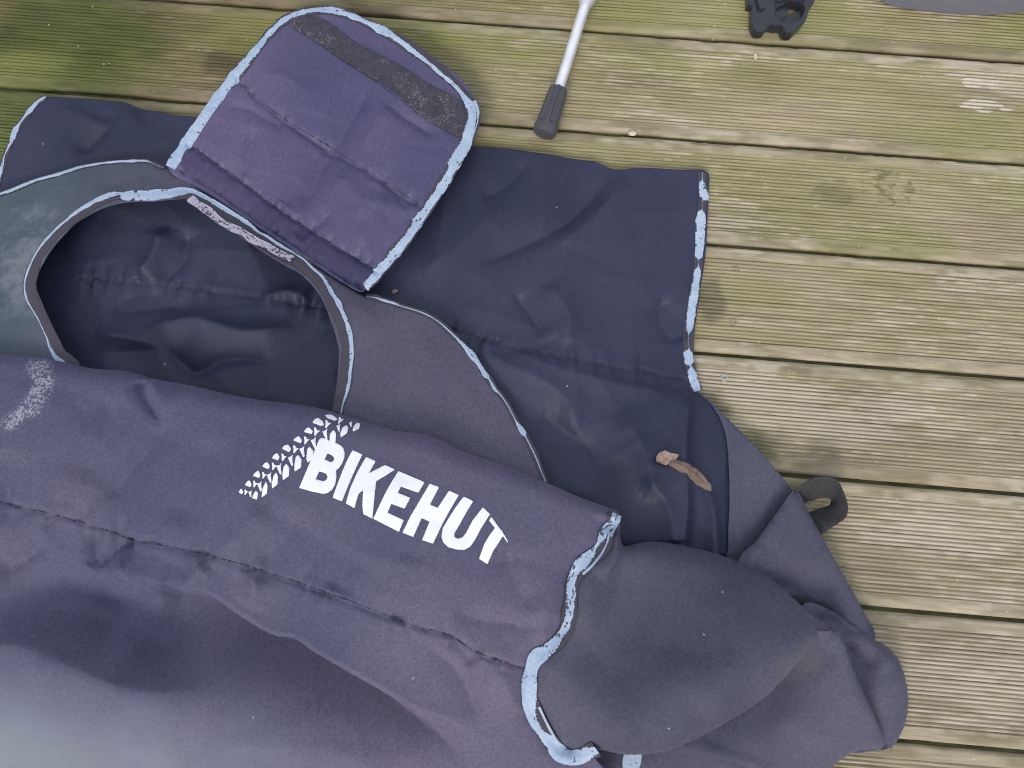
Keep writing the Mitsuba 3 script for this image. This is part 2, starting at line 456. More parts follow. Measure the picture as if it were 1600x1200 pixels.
def tape_of(t0):
  def tape(p, n, uv):
      r = dr.abs(uv.y)
      jag = noise(uv.x * 800, dr.floor(uv.y * 1.4) * 0.7, 3) - 0.5
      jag2 = noise(uv.x * 180, uv.y * 0.8, 6) - 0.5
      m = smoothstep(-0.05, 0.05, 1.0 + 0.45 * jag + 0.15 * jag2 - r)
      hole = smoothstep(t0, t0 + 0.06, noise(uv.x * 170 + 3, uv.y * 1.6, 9) * 0.6 + noise(uv.x * 460, uv.y * 2.6, 4) * 0.4)
      m = m * (1 - 0.9 * hole)
      pale = mix((0.26, 0.36, 0.50), (0.50, 0.58, 0.70), 0.65 * fbm(uv.x * 28, 1.5, 2, 3) + 0.35 * noise(uv.x * 420, uv.y * 4, 1))
      return mix((0.064, 0.058, 0.076), pale, m)
  return tape


scene['worn_tape'] = two({'type': 'principled', 'base_color': tex(tape_of(0.60)), 'roughness': 0.75, 'specular': 0.3})
scene['edge_tape'] = two({'type': 'principled', 'base_color': tex(tape_of(0.78)), 'roughness': 0.75, 'specular': 0.3})
scene['lilac_tape'] = two({'type': 'principled', 'base_color': tex(lambda p, n, uv: mix((0.10, 0.09, 0.11), (0.46, 0.42, 0.52), smoothstep(0.42, 0.56, noise(uv.x * 150, uv.y * 2.2, 5) * 0.5 + noise(uv.x * 500, uv.y * 3, 2) * 0.5 + 0.12))), 'roughness': 0.8})
scene['thread'] = two({'type': 'principled', 'base_color': tex(lambda p, n, uv: mix((0.025, 0.023, 0.032), (0.07, 0.065, 0.085), noise(p.x * 350, p.y * 350, 1))), 'roughness': 0.9})
scene['print_white'] = two({'type': 'principled', 'base_color': tex(lambda p, n, uv: mix((0.86, 0.87, 0.90), (0.93, 0.93, 0.95), noise(p.x * 300, p.y * 300))), 'roughness': 0.6, 'specular': 0.4})
scene['webbing'] = two({'type': 'principled', 'base_color': tex(lambda p, n, uv: mix((0.028, 0.028, 0.030), (0.050, 0.050, 0.053), noise(uv.x * 900, uv.y * 12, 2))), 'roughness': 0.85, 'sheen': 0.5})
scene['brushed_metal'] = two({'type': 'principled', 'base_color': tex(lambda p, n, uv: mi.Color3f(0.88, 0.88, 0.93) * (0.85 + 0.25 * fbm(p.x * 60, p.y * 60, p.z * 60, 3))), 'roughness': 0.24, 'metallic': 0.6, 'specular': 0.6})
scene['pale_metal'] = two({'type': 'principled', 'base_color': tex(lambda p, n, uv: mi.Color3f(0.62, 0.62, 0.68) * (0.9 + 0.2 * fbm(p.x * 90, p.y * 90, p.z * 60, 3))), 'roughness': 0.35, 'metallic': 0.5})
scene['black_plastic'] = two({'type': 'principled', 'base_color': tex(lambda p, n, uv: mi.Color3f(0.022, 0.022, 0.030) * (0.75 + 0.5 * fbm(p.x * 120, p.y * 120, p.z * 120, 3))), 'roughness': 0.32, 'specular': 0.6})
scene['foot_plastic'] = two({'type': 'principled', 'base_color': tex(lambda p, n, uv: mi.Color3f(0.065, 0.062, 0.075) * (0.75 + 0.5 * fbm(p.x * 90, p.y * 90, p.z * 90, 3))), 'roughness': 0.5, 'specular': 0.5})
scene['grey_plastic'] = two({'type': 'principled', 'base_color': tex(lambda p, n, uv: mix((0.15, 0.155, 0.19), (0.20, 0.20, 0.245), fbm(p.x * 25, p.y * 40, p.z * 40, 4))), 'roughness': 0.5, 'specular': 0.4})
scene['screw_metal'] = two({'type': 'principled', 'base_color': tex(lambda p, n, uv: mix((0.26, 0.25, 0.20), (0.52, 0.51, 0.47), fbm(p.x * 500, p.y * 500, 1, 3))), 'roughness': 0.5, 'metallic': 0.15})
scene['old_screw'] = two({'type': 'principled', 'base_color': tex(lambda p, n, uv: mix((0.11, 0.11, 0.06), (0.30, 0.29, 0.19), fbm(p.x * 500, p.y * 500, 1, 3))), 'roughness': 0.8})
scene['dry_leaf'] = two({'type': 'principled', 'base_color': tex(lambda p, n, uv: mix((0.085, 0.058, 0.046), (0.27, 0.185, 0.145), fbm(p.x * 160 + uv.y, p.y * 160, p.z * 100, 4))), 'roughness': 0.75})
def veined(p, n, uv):
    c = mix((0.085, 0.058, 0.046), (0.25, 0.175, 0.135), fbm(p.x * 160, p.y * 160, p.z * 100, 4))
    rib = smoothstep(0.10, 0.03, dr.abs(uv.y + 0.1 * noise(uv.x * 6)))
    q = uv.x * 11 - dr.abs(uv.y) * 2.2
    vein = smoothstep(0.14, 0.04, dr.abs(q - dr.floor(q) - 0.5))
    return c * (1 - 0.40 * dr.maximum(rib, 0.5 * vein)) + mi.Color3f(0.05, 0.03, 0.02) * smoothstep(0.7, 1.0, dr.abs(uv.y))


scene['veined_leaf'] = two({'type': 'principled', 'base_color': tex(veined), 'roughness': 0.75})
scene['pale_leaf'] = two({'type': 'principled', 'base_color': tex(lambda p, n, uv: mix((0.19, 0.12, 0.09), (0.42, 0.29, 0.235), fbm(p.x * 160, p.y * 160, p.z * 100, 4))), 'roughness': 0.7})
scene['seed'] = two({'type': 'principled', 'base_color': tex(lambda p, n, uv: mix((0.45, 0.36, 0.2), (0.75, 0.68, 0.5), fbm(p.x * 300, p.y * 300, 1, 2))), 'roughness': 0.7})
scene['soil'] = two({'type': 'principled', 'base_color': tex(lambda p, n, uv: mix((0.03, 0.04, 0.015), (0.08, 0.09, 0.035), fbm(p.x * 6, p.y * 6, 1, 4))), 'roughness': 0.95})

# ------------------------------------------------------------------ ground and deck
gx = np.linspace(-60, 60, 41)
GX, GY = np.meshgrid(gx, gx)
GZ = -0.24 + 0.03 * (meshkit.fbm(np.stack([GX, GY, GX * 0], -1) * 0.5 + 50, 3) - 0.5)
i, j = np.meshgrid(np.arange(40), np.arange(40), indexing='ij')
a = (i * 41 + j).ravel()
put('ground', (np.stack([GX, GY, GZ], -1).reshape(-1, 3), np.vstack([np.column_stack([a, a + 1, a + 42]), np.column_stack([a, a + 42, a + 41])])), 'soil', True)
labels['ground'] = {'label': 'dark mossy soil under the timber deck', 'kind': 'structure'}
labels['deck'] = {'label': 'weathered grooved timber decking with green algae', 'kind': 'structure'}

GAPS = {1: 0.6982, 2: 0.5452, 3: 0.3970, 4: 0.2480, 5: 0.0999, 6: -0.0532, 7: -0.2027}
for k in range(-3, 14):
    if k not in GAPS:
        GAPS[k] = 0.8477 - 0.15 * k + 0.0012 * math.sin(k * 2.3)
GAP = 0.0052
M0 = 0.0165


def plank(k, fine):
    y1, y0 = GAPS[k] - GAP / 2, GAPS[k + 1] + GAP / 2
    wdt = y1 - y0
    r = 0.0045
    ang = np.linspace(0, np.pi / 2, 6)
    vs, zs = [0.0], [-0.027]
    vs += list(r - r * np.cos(ang)); zs += list(-r + r * np.sin(ang))
    L = wdt - 2 * r
    n_in = 168 if fine else 24
    vs += list(r + L * np.arange(1, n_in) / n_in); zs += [0.0] * (n_in - 1)
    vs += list(wdt - r + r * np.sin(ang)); zs += list(-r + r * np.cos(ang))
    vs += [wdt]; zs += [-0.027]
    vs, zs = np.array(vs), np.array(zs)
    x = np.arange(-1.45, 1.40, 0.008) if fine else np.linspace(-1.45, 1.40, 30)
    Xg, Vg = np.meshgrid(x, vs, indexing='ij')
    Z = np.repeat(zs[None], len(x), 0)
    Yw = y0 + Vg
    PIT = (wdt - 2 * M0) / NG
    g = (wdt - Vg - M0) / PIT
    inside = (g > 0) & (g < NG)
    idx = np.floor(g)
    ph = g - idx
    s = dict(seed=k % 13 + 1)
    wear = meshkit.fbm(np.stack([Xg * 7 + 9 * k + 90, idx * 0.9 + 40, Xg * 0 + k + 20], -1), 3, 3)
    dep = 0.0037 * (0.66 + 0.68 * wear)
    prof = np.sin(np.pi * ph) ** 0.5
    groove = np.where(inside, -dep * (1 - prof), 0)
    fib = meshkit.noise(np.stack([Xg * 45 + 200, Yw * 900 + 300, Xg * 0 + k + 20], -1)) - 0.5
    big = meshkit.fbm(np.stack([Xg * 2.5 + 90, Yw * 6 + 30, Xg * 0 + k + 20], -1), 2) - 0.5
    mask = zs[None] > -0.0045 + 1e-6
    Z = Z + np.where(mask, groove - 0.0004 + 0.0007 * fib + 0.0012 * big, 0)
    chips = meshkit.fbm(np.stack([Xg * 28 + 90, Yw * 30 + 30, Xg * 0 + 5 + k], -1), 3, 9)
    Z -= np.where((chips > 0.66) & (zs[None] < -1e-5) & (zs[None] > -0.02), 0.0015, 0)
    kx, ky = KNOT
    dk = np.exp(-((Xg - kx) / 0.04) ** 2 - ((Yw - ky) / 0.026) ** 2)
    if y0 < ky < y1:
        Z += dk * np.where(mask, -groove * 0.8 + 0.006 * (meshkit.fbm(np.stack([Xg * 90, Yw * 110 + 40, Xg * 0], -1), 3, 4) - 0.42), 0)
    n, m = Xg.shape
    V = np.stack([Xg, Yw, Z], -1).reshape(-1, 3)
    i, j = np.meshgrid(np.arange(n - 1), np.arange(m - 1), indexing='ij')
    a = (i * m + j).ravel()
    F = [np.column_stack([a, a + m, a + m + 1]), np.column_stack([a, a + m + 1, a + 1])]
    b0 = np.arange(n - 1) * m
    F += [np.column_stack([b0, b0 + m - 1, b0 + 2 * m - 1]), np.column_stack([b0, b0 + 2 * m - 1, b0 + m])]
    c = np.array([[x[0], y0 + wdt / 2, -0.012], [x[-1], y0 + wdt / 2, -0.012]])
    jj = np.arange(m - 1)
    F += [np.column_stack([jj * 0 + n * m, jj, jj + 1]), np.column_stack([jj * 0 + n * m + 1, (n - 1) * m + jj + 1, (n - 1) * m + jj])]
    uv = np.vstack([np.column_stack([Xg.ravel(), g.ravel()]), [[0, 0.5], [0, 0.5]]])
    return (np.vstack([V, c]), np.vstack(F)), uv


PLANK_KEY = {}
for k in list(range(0, 9)) + [-3, -2, -1, 9, 10, 11]:
    me, uv = plank(k, 0 <= k <= 7)
    PLANK_KEY[k] = put('deck__plank', me, 'wood', True, uv=uv)


gv, gf = [], []
for k in range(0, 9):
    xg = np.arange(-1.4, 1.38, .006)
    zc = -.0090 + .006 * (meshkit.fbm(np.column_stack([xg * 30 + 50, xg * 0 + k, xg * 0]), 3) - .5)
    o = sum(len(v) for v in gv)
    gv += [np.column_stack([xg, xg * 0 + GAPS[k] + dy, zc + dz]) for dy, dz in ((-.0045, .0012), (0, -.0012), (.0045, .0012))]
    ii, n_ = np.arange(len(xg) - 1), len(xg)
    for c_ in (0, n_):
        gf += [np.column_stack([o + c_ + ii, o + c_ + ii + 1, o + c_ + n_ + ii + 1]), np.column_stack([o + c_ + ii, o + c_ + n_ + ii + 1, o + c_ + n_ + ii])]
scene['gap_dirt'] = two({'type': 'principled', 'base_color': tex(lambda p, n, uv: mix((0.040, 0.042, 0.016), (0.14, 0.13, 0.06), fbm(p.x * 60, p.y * 400, 1, 4))), 'roughness': 0.95})
put('deck__gap_moss', (np.vstack(gv), np.vstack(gf)), 'gap_dirt', True)
labels['deck__gap_moss'] = {'label': 'moss and dirt caught in the gaps between the boards', 'kind': 'stuff'}


def screw_mesh(x, y, z, r, old):
    """Countersunk screw head with a cross recess."""
    import manifold3d as mf
    head = mf.Manifold.cylinder(0.006, r * 0.5, r, 28).translate((0, 0, -0.006)) + mf.Manifold.cylinder(0.0006, r, r * 0.92, 28)
    w, l = r * 0.32, r * 1.15
    cut = mf.Manifold.cube((l, w, 0.005), True) + mf.Manifold.cube((w, l, 0.005), True)
    head = head - cut.rotate((0, 0, 25 + 40 * math.sin(x * 900))).translate((0, 0, 0.0004))
    return head.translate((x, y, z))


for px, py, k, old in ((1132, 590, 4, 0), (1150, 420, 3, 1), (1146, 503, 3, 1), (1155, 253, 2, 2), (1143, 348, 2, 2), (1157, 95, 1, 2), (1150, 184, 1, 2), (1163, 29, 0, 2)):
    x, y = W(px, py)
    put(PLANK_KEY[k] + '__screw', screw_mesh(x, y, (-0.0004, -0.0012, -0.0022)[old], 0.0052 if old < 2 else 0.0042, old), 'screw_metal' if old == 0 else 'old_screw', 30)
for x in (-0.95, -0.33, 0.285, 0.90):
    b = trimesh.creation.box((0.047, 2.5, 0.12))
    b.apply_translation((x, 0.0, -0.027 - 0.0605))
    put('deck__joist', b, 'soil')

# ------------------------------------------------------------------ the fabric cover
C = 'fabric_cover'
labels[C] = {'label': 'large crumpled black fabric cover with pale blue edging and white lettering on the deck', 'category': 'fabric cover'}

# --- lining: the dark blue inside of the back, spread on the deck
lin_ctrl = [(-100, 250, .014), (0, 280, .012), (75, 155, .008), (200, 165, .009), (150, 230, .022), (320, 195, .010), (500, 300, .02), (740, 232, .007), (860, 245, .008), (960, 268, .007),
            (1100, 272, .006), (1098, 420, .006), (1085, 540, .006), (1088, 610, .007), (900, 350, .018), (780, 380, .022), (1000, 420, .016), (900, 480, .020), (700, 480, .016),
            (1000, 650, .020), (900, 650, .024), (1060, 760, .018), (1130, 700, .012), (1130, 850, .014), (980, 780, .022),
            (100, 430, .010), (250, 400, .010), (400, 400, .012), (300, 480, .012), (480, 480, .014), (150, 540, .010), (350, 560, .020), (480, 580, .020), (200, 600, .014), (-100, 500, .01), (-100, 800, .01), (600, 900, .01), (900, 900, .01)]
lin_base = base_heights(lin_ctrl)
lin_seam = [(120, 432), (250, 440), (350, 455), (480, 475), (600, 495), (700, 513), (790, 540), (880, 560), (980, 576), (1083, 592)]
lin_folds = [
    fold([(960, 262), (930, 300), (880, 350), (800, 390), (720, 420)], -.007, .012, .020, .02),
    fold([(985, 262), (955, 310), (910, 360), (850, 400)], .007, .016, .020, .02),
    fold([(830, 240), (790, 285), (740, 310)], -.005, .014, .012, .02),
    fold([(800, 455), (830, 490), (855, 530)], -.006, .010, .016, .02),
    fold([(850, 440), (885, 490), (890, 545)], .006, .018, .014, .02),
    fold([(1030, 460), (1045, 500), (1075, 530)], -.008, .012, .018, .01),
    fold([(720, 540), (790, 570), (880, 620), (900, 700)], .007, .02, .02, .02),
    fold([(780, 540), (850, 570), (960, 600), (1075, 620)], .006, .014, .025, .02),
    fold([(830, 640), (920, 700), (960, 760)], -.007, .02, .02, .02),
    fold([(960, 640), (1000, 700), (1020, 790)], .008, .02, .018, .02),
    fold([(1080, 600), (1070, 700), (1072, 780), (1066, 870)], .010, .007, .035, .02, .15, .01),
    fold([(1096, 740), (1112, 800), (1116, 870)], .009, .012, .012, .02, .4, .01),
    fold([(1000, 740), (1040, 790), (1050, 850)], .006, .014, .014, .02, .3, .05),
    fold([(75, 200), (110, 180), (170, 200), (240, 175)], .008, .02, .02, .01),
    fold([(190, 175), (170, 210), (120, 250)], -.008, .012, .02, .01),
    fold([(255, 350), (240, 400), (205, 435)], .010, .014, .016, .02),
    fold([(290, 350), (280, 400), (245, 440)], -.006, .012, .012, .02),
    fold([(210, 520), (300, 500), (390, 520), (480, 510)], .012, .014, .030, .02),
    fold([(150, 480), (230, 470), (320, 490)], -.006, .014, .014, .02),
    fold([(130, 555), (250, 545), (300, 580), (360, 560), (470, 575)], -.008, .016, .012, .02),
    fold([(140, 520), (210, 530), (280, 560)], .008, .014, .014, .02),
    fold([(400, 470), (450, 455), (490, 475)], .006, .010, .010, .02),
    fold([(640, 430), (700, 400), (800, 310)], .005, .03, .02, .02),
]
lin_pk = seam_pucker(lin_seam, .0036, .016, 44, .02)


lin_ticks = ticks(lin_seam, 34, 8, 34, .0030, .004, .02, 75)


def lining_z(X):
    z = lin_base(X) + lin_pk(X) + 1.6 * sum(f(X) for f in lin_folds) + sum(f(X) for f in lin_ticks)
    z = z + crumple(X, 8, 6, .0045, 3, .5) + creases(X, .0026, 5, .9, 7)
    return np.maximum(z, 0.0035 + 0.0015 * meshkit.noise(n3(X, 30, 30, 2)))


LEFT_EDGE = [(-60, 420), (-20, 320), (0, 252), (12, 225), (30, 192), (50, 166), (68, 152)]
TOP_EDGE = [(68, 152), (130, 154), (165, 157), (195, 160), (220, 170), (245, 174), (275, 180), (305, 183), (400, 205), (550, 215), (700, 228), (740, 229), (800, 233), (860, 242), (900, 249), (930, 253), (960, 265), (1000, 262), (1060, 265), (1104, 268)]
RIGHT_EDGE = [(1104, 268), (1107, 300), (1105, 350), (1102, 400), (1093, 460), (1085, 520), (1082, 555), (1084, 580), (1091, 612)]
lining = Sheet(LEFT_EDGE + TOP_EDGE[1:] + RIGHT_EDGE[1:] + [(1108, 628), (1130, 658), (1158, 710), (1165, 800), (1150, 900), (900, 930), (600, 850), (300, 800), (-100, 800)], lining_z, step=.0026)
put_sheet(C + '__lining', lining, 'navy')
labels[C + '__lining'] = {'label': 'dark blue inner lining spread flat under the flap'}
put_ribbon(C + '__lining__edging', 'edge_tape', [(-55, 420, .3, 0), (-15, 320, .5, .1), (4, 262, .7, .1), (8, 245, .2, .1), (18, 222, .7, 0), (24, 205, .9, 0), (36, 188, .3, .1), (47, 174, .8, .1), (60, 160, .5, .1), (72, 152, .4, 0)], lining.z, .009, seed=1)
labels[C + '__lining__edging'] = {'label': 'flaking pale blue edging at the top left corner of the lining'}
put_ribbon(C + '__lining__edging', 'edge_tape', [(1097, 270, .06, 0), (1097, 282, .1, 0), (1096, 286, .8, 0), (1099, 300, .8, 0), (1101, 310, .9, 0), (1098, 314, .08, 0), (1096, 328, .08, .1), (1095, 332, .85, .1), (1094, 360, .95, .1), (1093, 385, 1.1, .1), (1091, 402, 1.1, .1), (1091, 406, .1, .1), (1091, 416, .1, 0), (1090, 422, .7, 0), (1086, 450, .8, 0), (1081, 480, .9, 0), (1077, 515, .6, 0), (1076, 523, .06, 0), (1076, 545, .06, 0), (1075, 552, .9, 0), (1077, 568, .9, 0), (1079, 572, .1, 0), (1080, 580, .6, 0), (1084, 596, .8, .1), (1090, 611, .6, 0)], lining.z, .0125, seed=2)
labels[C + '__lining__edging_001'] = {'label': 'flaking pale blue edging along the right end of the lining'}
put(C + '__lining__seam', tube(np.column_stack([(q := resample(at_surf(spline(lin_seam), lining.z), .003)[0]), lining.z(q) + .0002]), .0006 * np.clip(1.9 * rng.random(len(q)) - .25, .15, 1.4), 5), 'thread', True)

# --- front panel with the round opening
fr_ctrl = [(-100, 310, .030), (60, 282, .030), (210, 250, .030), (258, 262, .034), (420, 360, .038), (565, 455, .036), (660, 489, .034), (760, 587, .034), (817, 676, .038), (853, 750, .046),
           (0, 400, .052), (60, 440, .058), (75, 380, .058), (120, 340, .058), (190, 312, .056), (290, 305, .055), (400, 370, .052), (490, 430, .05), (540, 500, .048), (550, 560, .048), (535, 640, .054),
           (650, 560, .045), (700, 640, .048), (620, 640, .054), (-100, 450, .055), (0, 540, .055), (90, 570, .055), (780, 720, .05), (700, 800, .05), (-100, 700, .05), (300, 700, .05), (450, 760, .05)]
fr_base = base_heights(fr_ctrl)
fr_folds = [fold([(540, 470), (580, 500), (560, 530)], .003, .012, .012, .04), fold([(150, 262), (120, 290), (60, 320), (-20, 330)], .005, .02, .02, .04), fold([(-20, 430), (20, 470), (40, 520)], -.005, .02, .016, .05),
            fold([(250, 265), (200, 285), (150, 295)], -.004, .012, .012, .04), fold([(640, 520), (720, 600), (790, 700)], .004, .03, .025, .04), fold([(-60, 360), (0, 380), (30, 420)], .005, .02, .02, .05)]


def front_z(X):
    z = fr_base(X) + sum(f(X) for f in fr_folds) + crumple(X, 6, 5, .004, 11, .3) + creases(X, .0016, 12, 1.0, 4)
    return smax(z, lining_z(X) + .004)


FR_OUT = [(-100, 345), (-40, 322), (0, 306), (30, 292), (60, 281), (87, 273), (120, 262), (157, 254), (185, 251), (210, 250), (235, 253), (258, 263), (300, 290), (420, 372), (566, 462), (597, 468), (622, 476), (662, 488), (684, 501), (699, 514), (727, 542), (760, 587), (775, 608), (793, 632), (817, 676), (837, 713), (853, 754), (870, 800)]
HOLE_IN = [(116, 574), (100, 545), (79, 503), (62, 465), (56, 445), (61, 424), (71, 404), (84, 385), (97, 370), (117, 350), (139, 336), (162, 325), (187, 318), (215, 315), (240, 315), (268, 312), (297, 312), (322, 327), (350, 350), (375, 370), (405, 390), (433, 408), (469, 428), (486, 444), (499, 461), (508, 478), (516, 500), (524, 522), (529, 545), (529, 570), (526, 599), (519, 640), (510, 700), (130, 640)]
HOLE_EDGE = [(120, 576, 0.25, 0.6), (100, 560, 0.50, 0.8), (92, 553, 0.40, 0.8), (80, 525, 0.12, 0.8), (68, 500, 0.12, 0.8), (52, 470, 0.12, 0.8), (46, 447, 0.15, 0.7), (51, 425, 0.15, 0.7), (62, 398, 0.20, 0.7), (86, 368, 0.25, 0.7), (108, 347, 0.30, 0.6), (125, 334, 0.40, 0.6), (150, 318, 0.50, 0.5), (172, 308, 0.60, 0.4), (189, 305, 0.30, 0.3), (193, 306, 1.00, 0), (207, 306, 1.00, -0.1), (210, 306, 0.20, 0), (215, 306, 1.00, 0), (232, 306, 1.10, 0), (255, 304, 1.10, 0), (285, 302, 0.90, 0.3), (300, 304, 0.52, 0.55), (320, 313, 0.45, 0.55), (340, 326, 0.38, 0.65), (365, 342, 0.30, 0.65), (405, 370, 0.22, 0.7), (440, 392, 0.26, 0.7), (460, 403, 0.11, 0.7), (485, 424, 0.15, 0.62), (500, 438, 0.25, 0.62), (514, 460, 0.31, 0.62), (525, 480, 0.34, 0.62), (536, 505, 0.37, 0.62), (541, 525, 0.37, 0.62), (544, 543, 0.31, 0.62), (543, 565, 0.25, 0.62), (540, 590, 0.22, 0.62), (534, 618, 0.19, 0.62), (527, 645, 0.09, 0.62)]
front = Sheet(FR_OUT + [(860, 860), (600, 830), (300, 740), (-100, 720)], front_z, holes=[HOLE_IN], step=.0028)
put_sheet(C + '__front_panel', front, 'charcoal_front')
labels[C + '__front_panel'] = {'label': 'charcoal front panel with a large round opening'}
put_ribbon(C + '__front_panel__opening_binding', 'edge_tape', HOLE_EDGE, front_z, .0155, lift=.0007, seed=3, nv=11, crown=.0009)
labels[C + '__front_panel__opening_binding'] = {'label': 'worn binding round the opening, pale blue along its outer side'}
put_ribbon(C + '__front_panel__torn_tape', 'lilac_tape', [(297, 313), (325, 330), (350, 348), (380, 366), (405, 381), (440, 399), (458, 407)], lambda X: front_z(X) - .001, .0105, lift=.0042, seed=6, wob=.004)
labels[C + '__front_panel__torn_tape'] = {'label': 'frayed lilac tape on the upper rim of the opening'}
put_ribbon(C + '__front_panel__edge_piping', 'edge_tape', [(-60, 332, .5, 0), (0, 304, .5, 0), (20, 297, .6, 0), (60, 281, .5, 0), (90, 273, .6, 0), (125, 262, .6, 0), (157, 256, .5, 0), (185, 253, .6, 0), (210, 252, .6, 0), (228, 252, .5, 0), (238, 255, .1, 0), (256, 263, .1, 0)], front_z, .0075, seed=7)
put_ribbon(C + '__front_panel__edge_piping', 'edge_tape', [(572, 464, .05, 0), (585, 465, .1, 0), (597, 469, .4, 0), (615, 474, .45, 0), (625, 478, .15, 0), (660, 489, .2, 0), (684, 502, .2, 0), (699, 515, .2, 0), (712, 527, .35, 0), (727, 543, .7, 0), (745, 565, .8, 0), (760, 588, .7, 0), (764, 592, .2, 0), (773, 608, .5, 0), (782, 617, .2, 0), (793, 633, .2, 0), (806, 658, .2, 0), (812, 668, .8, 0), (819, 678, .9, 0), (821, 682, .2, 0), (837, 714, .18, 0), (845, 735, .15, 0), (853, 754, .1, 0)], front_z, .008, seed=8)

# --- flap, folded open
fl_ctrl = [(258, 262, .045), (420, 362, .048), (566, 452, .046), (345, 150, .046), (430, 40, .040), (490, 15, .034), (600, 50, .034), (700, 105, .034), (745, 170, .034), (738, 225, .040), (650, 345, .046), (500, 220, .040), (420, 180, .050), (600, 250, .050), (470, 330, .052), (450, 100, .048), (650, 170, .046), (560, 120, .044)]
fl_base = base_heights(fl_ctrl)
fl_B = [(368, 118), (410, 160), (455, 193), (500, 220), (550, 252), (600, 285), (655, 320)]
fl_C = [(290, 222), (330, 250), (368, 277), (450, 337), (520, 382), (590, 424)]
fl_D = [(278, 262), (330, 293), (400, 342), (490, 402), (568, 450)]
fl_E_shade = [(432, 30), (480, 55), (530, 92), (572, 118), (640, 165), (720, 216)]  # shadow line along the hook strip, drawn as a dark thread
fl_folds = [fold(fl_B, -.0055, .007, .010, .05, .03, .03), fold(fl_C, -.003, .006, .006, .05, .02, .02), fold(fl_D, -.003, .006, .005, .05, .02, .02),
            fold([(585, 120), (555, 165), (520, 220), (490, 270), (470, 330), (460, 340)], -.0055, .016, .020, .05, .2, .2), fold([(620, 150), (585, 200), (560, 240)], .003, .02, .02, .05),
            fold([(590, 150), (630, 180), (690, 215)], -.004, .006, .010, .045), fold([(395, 130), (440, 120), (500, 160)], .003, .02, .018, .05), fold([(600, 300), (580, 350), (550, 390)], .003, .02, .02, .05),
            fold([(395, 195), (385, 250), (370, 275)], -.003, .006, .008, .05), fold([(520, 330), (480, 360), (455, 370)], -.004, .010, .012, .05), fold([(590, 260), (610, 290), (640, 330)], -.002, .010, .008, .05),
            fold([(345, 165), (380, 165), (450, 200)], -.0025, .006, .010, .05), fold([(520, 270), (560, 310), (570, 350)], .003, .020, .014, .05)]
fl_pk = [seam_pucker(fl_B, .0010, .012, 60, .05, .002, 2), seam_pucker(fl_C, .0014, .010, 70, .05, .0024, 3), seam_pucker(fl_D, .0012, .010, 70, .05, .0022, 4), seam_pucker([(470, 40), (560, 85), (620, 120), (700, 170)], .0010, .016, 60, .04, 0, 5)]


fl_folds += ticks(fl_C, 20, 8, 26, .0016, .0035, .05, 71, -1) + ticks(fl_C, 12, 6, 16, .0014, .003, .05, 72, 1) + ticks(fl_B, 12, 6, 24, .0012, .0035, .05, 73) + ticks(fl_D, 22, 8, 24, .0014, .003, .05, 74, -1)


def flap_z(X):
    z = fl_base(X) + .8 * sum(f(X) for f in fl_folds[:3]) + 2.4 * sum(f(X) for f in fl_folds[3:]) + 1.2 * sum(f(X) for f in fl_pk) + crumple(X, 12, 9, .0016, 21, .6) + creases(X, .0034, 22, .55, 6)
    return smax(z, np.maximum(lining_z(X), 0) + .004)


FLAP = [(263, 263), (305, 206), (350, 148), (394, 90), (433, 38), (441, 27), (455, 21), (472, 15), (490, 12), (520, 12), (540, 17), (556, 24), (585, 36), (615, 52), (650, 72), (678, 90), (702, 107), (720, 123), (735, 142), (744, 162), (748, 180), (747, 198), (735, 226), (716, 260), (695, 297), (670, 333), (646, 368), (607, 417), (578, 446), (562, 456), (490, 412), (400, 352), (330, 305)]
flap = Sheet(FLAP, flap_z, step=.0024)
put_sheet(C + '__flap', flap, 'violet')
labels[C + '__flap'] = {'label': 'faded violet flap folded back from the opening, with rounded end'}
put_ribbon(C + '__flap__binding', 'edge_tape', [(266, 262, 1.6, 0), (275, 248, 1.6, 0), (308, 200, 1.5, 0), (330, 168, 1.4, 0), (352, 138, 1.2, 0), (365, 122, 1.0, .1), (395, 86, .8, .1), (415, 60, .6, 0), (432, 42, .5, 0), (446, 31, .6, 0), (460, 24, .55, 0), (488, 17, .6, 0), (520, 17, .7, 0), (545, 24, .7, 0), (578, 38, .6, 0), (610, 55, .7, 0), (640, 73, .4, -.3), (670, 95, .35, -.5), (695, 116, .35, -.5), (715, 135, .4, -.4), (728, 152, .5, -.3), (736, 170, .7, .1), (737, 190, .7, 0), (731, 215, .9, 0)], flap_z, .0150, lift=.0006, seed=9, nv=11, crown=.0012)
put_ribbon(C + '__flap__binding', 'edge_tape', [(731, 213, .9, 0), (725, 230, 1., 0), (712, 252, .9, 0), (700, 275, .75, .2), (680, 305, .75, .2), (660, 335, .8, .2), (640, 365, .8, .2), (616, 395, .8, .2), (592, 424, .8, .1), (570, 448, .85, 0)], flap_z, .0150, lift=.0006, seed=10, nv=11, crown=.0012)
put_ribbon(C + '__flap__binding', 'edge_tape', [(742, 158, .6, 0), (747, 175, .5, 0), (746, 192, .25, 0), (738, 214, .3, 0), (731, 232, .8, 0), (714, 260, .6, 0), (690, 300, .5, 0), (664, 339, .5, 0), (630, 388, .5, 0), (585, 441, .5, 0)], flap_z, .0065, lift=.0005, seed=11, nv=5, crown=.001)
labels[C + '__flap__binding'] = {'label': 'pale blue binding on the left side and rounded end of the flap'}
labels[C + '__flap__binding_001'] = {'label': 'wrinkled pale blue binding on the right side of the flap'}
labels[C + '__flap__binding_002'] = {'label': 'narrow pale outer rim of the binding on the right side of the flap'}
hook_px = [(452, 38), (471, 24), (509, 32), (555, 66), (590, 84), (625, 102), (674, 133), (712, 152), (726, 170), (727, 195), (718, 213), (695, 203), (650, 176), (618, 143), (572, 116), (530, 90), (490, 62)]
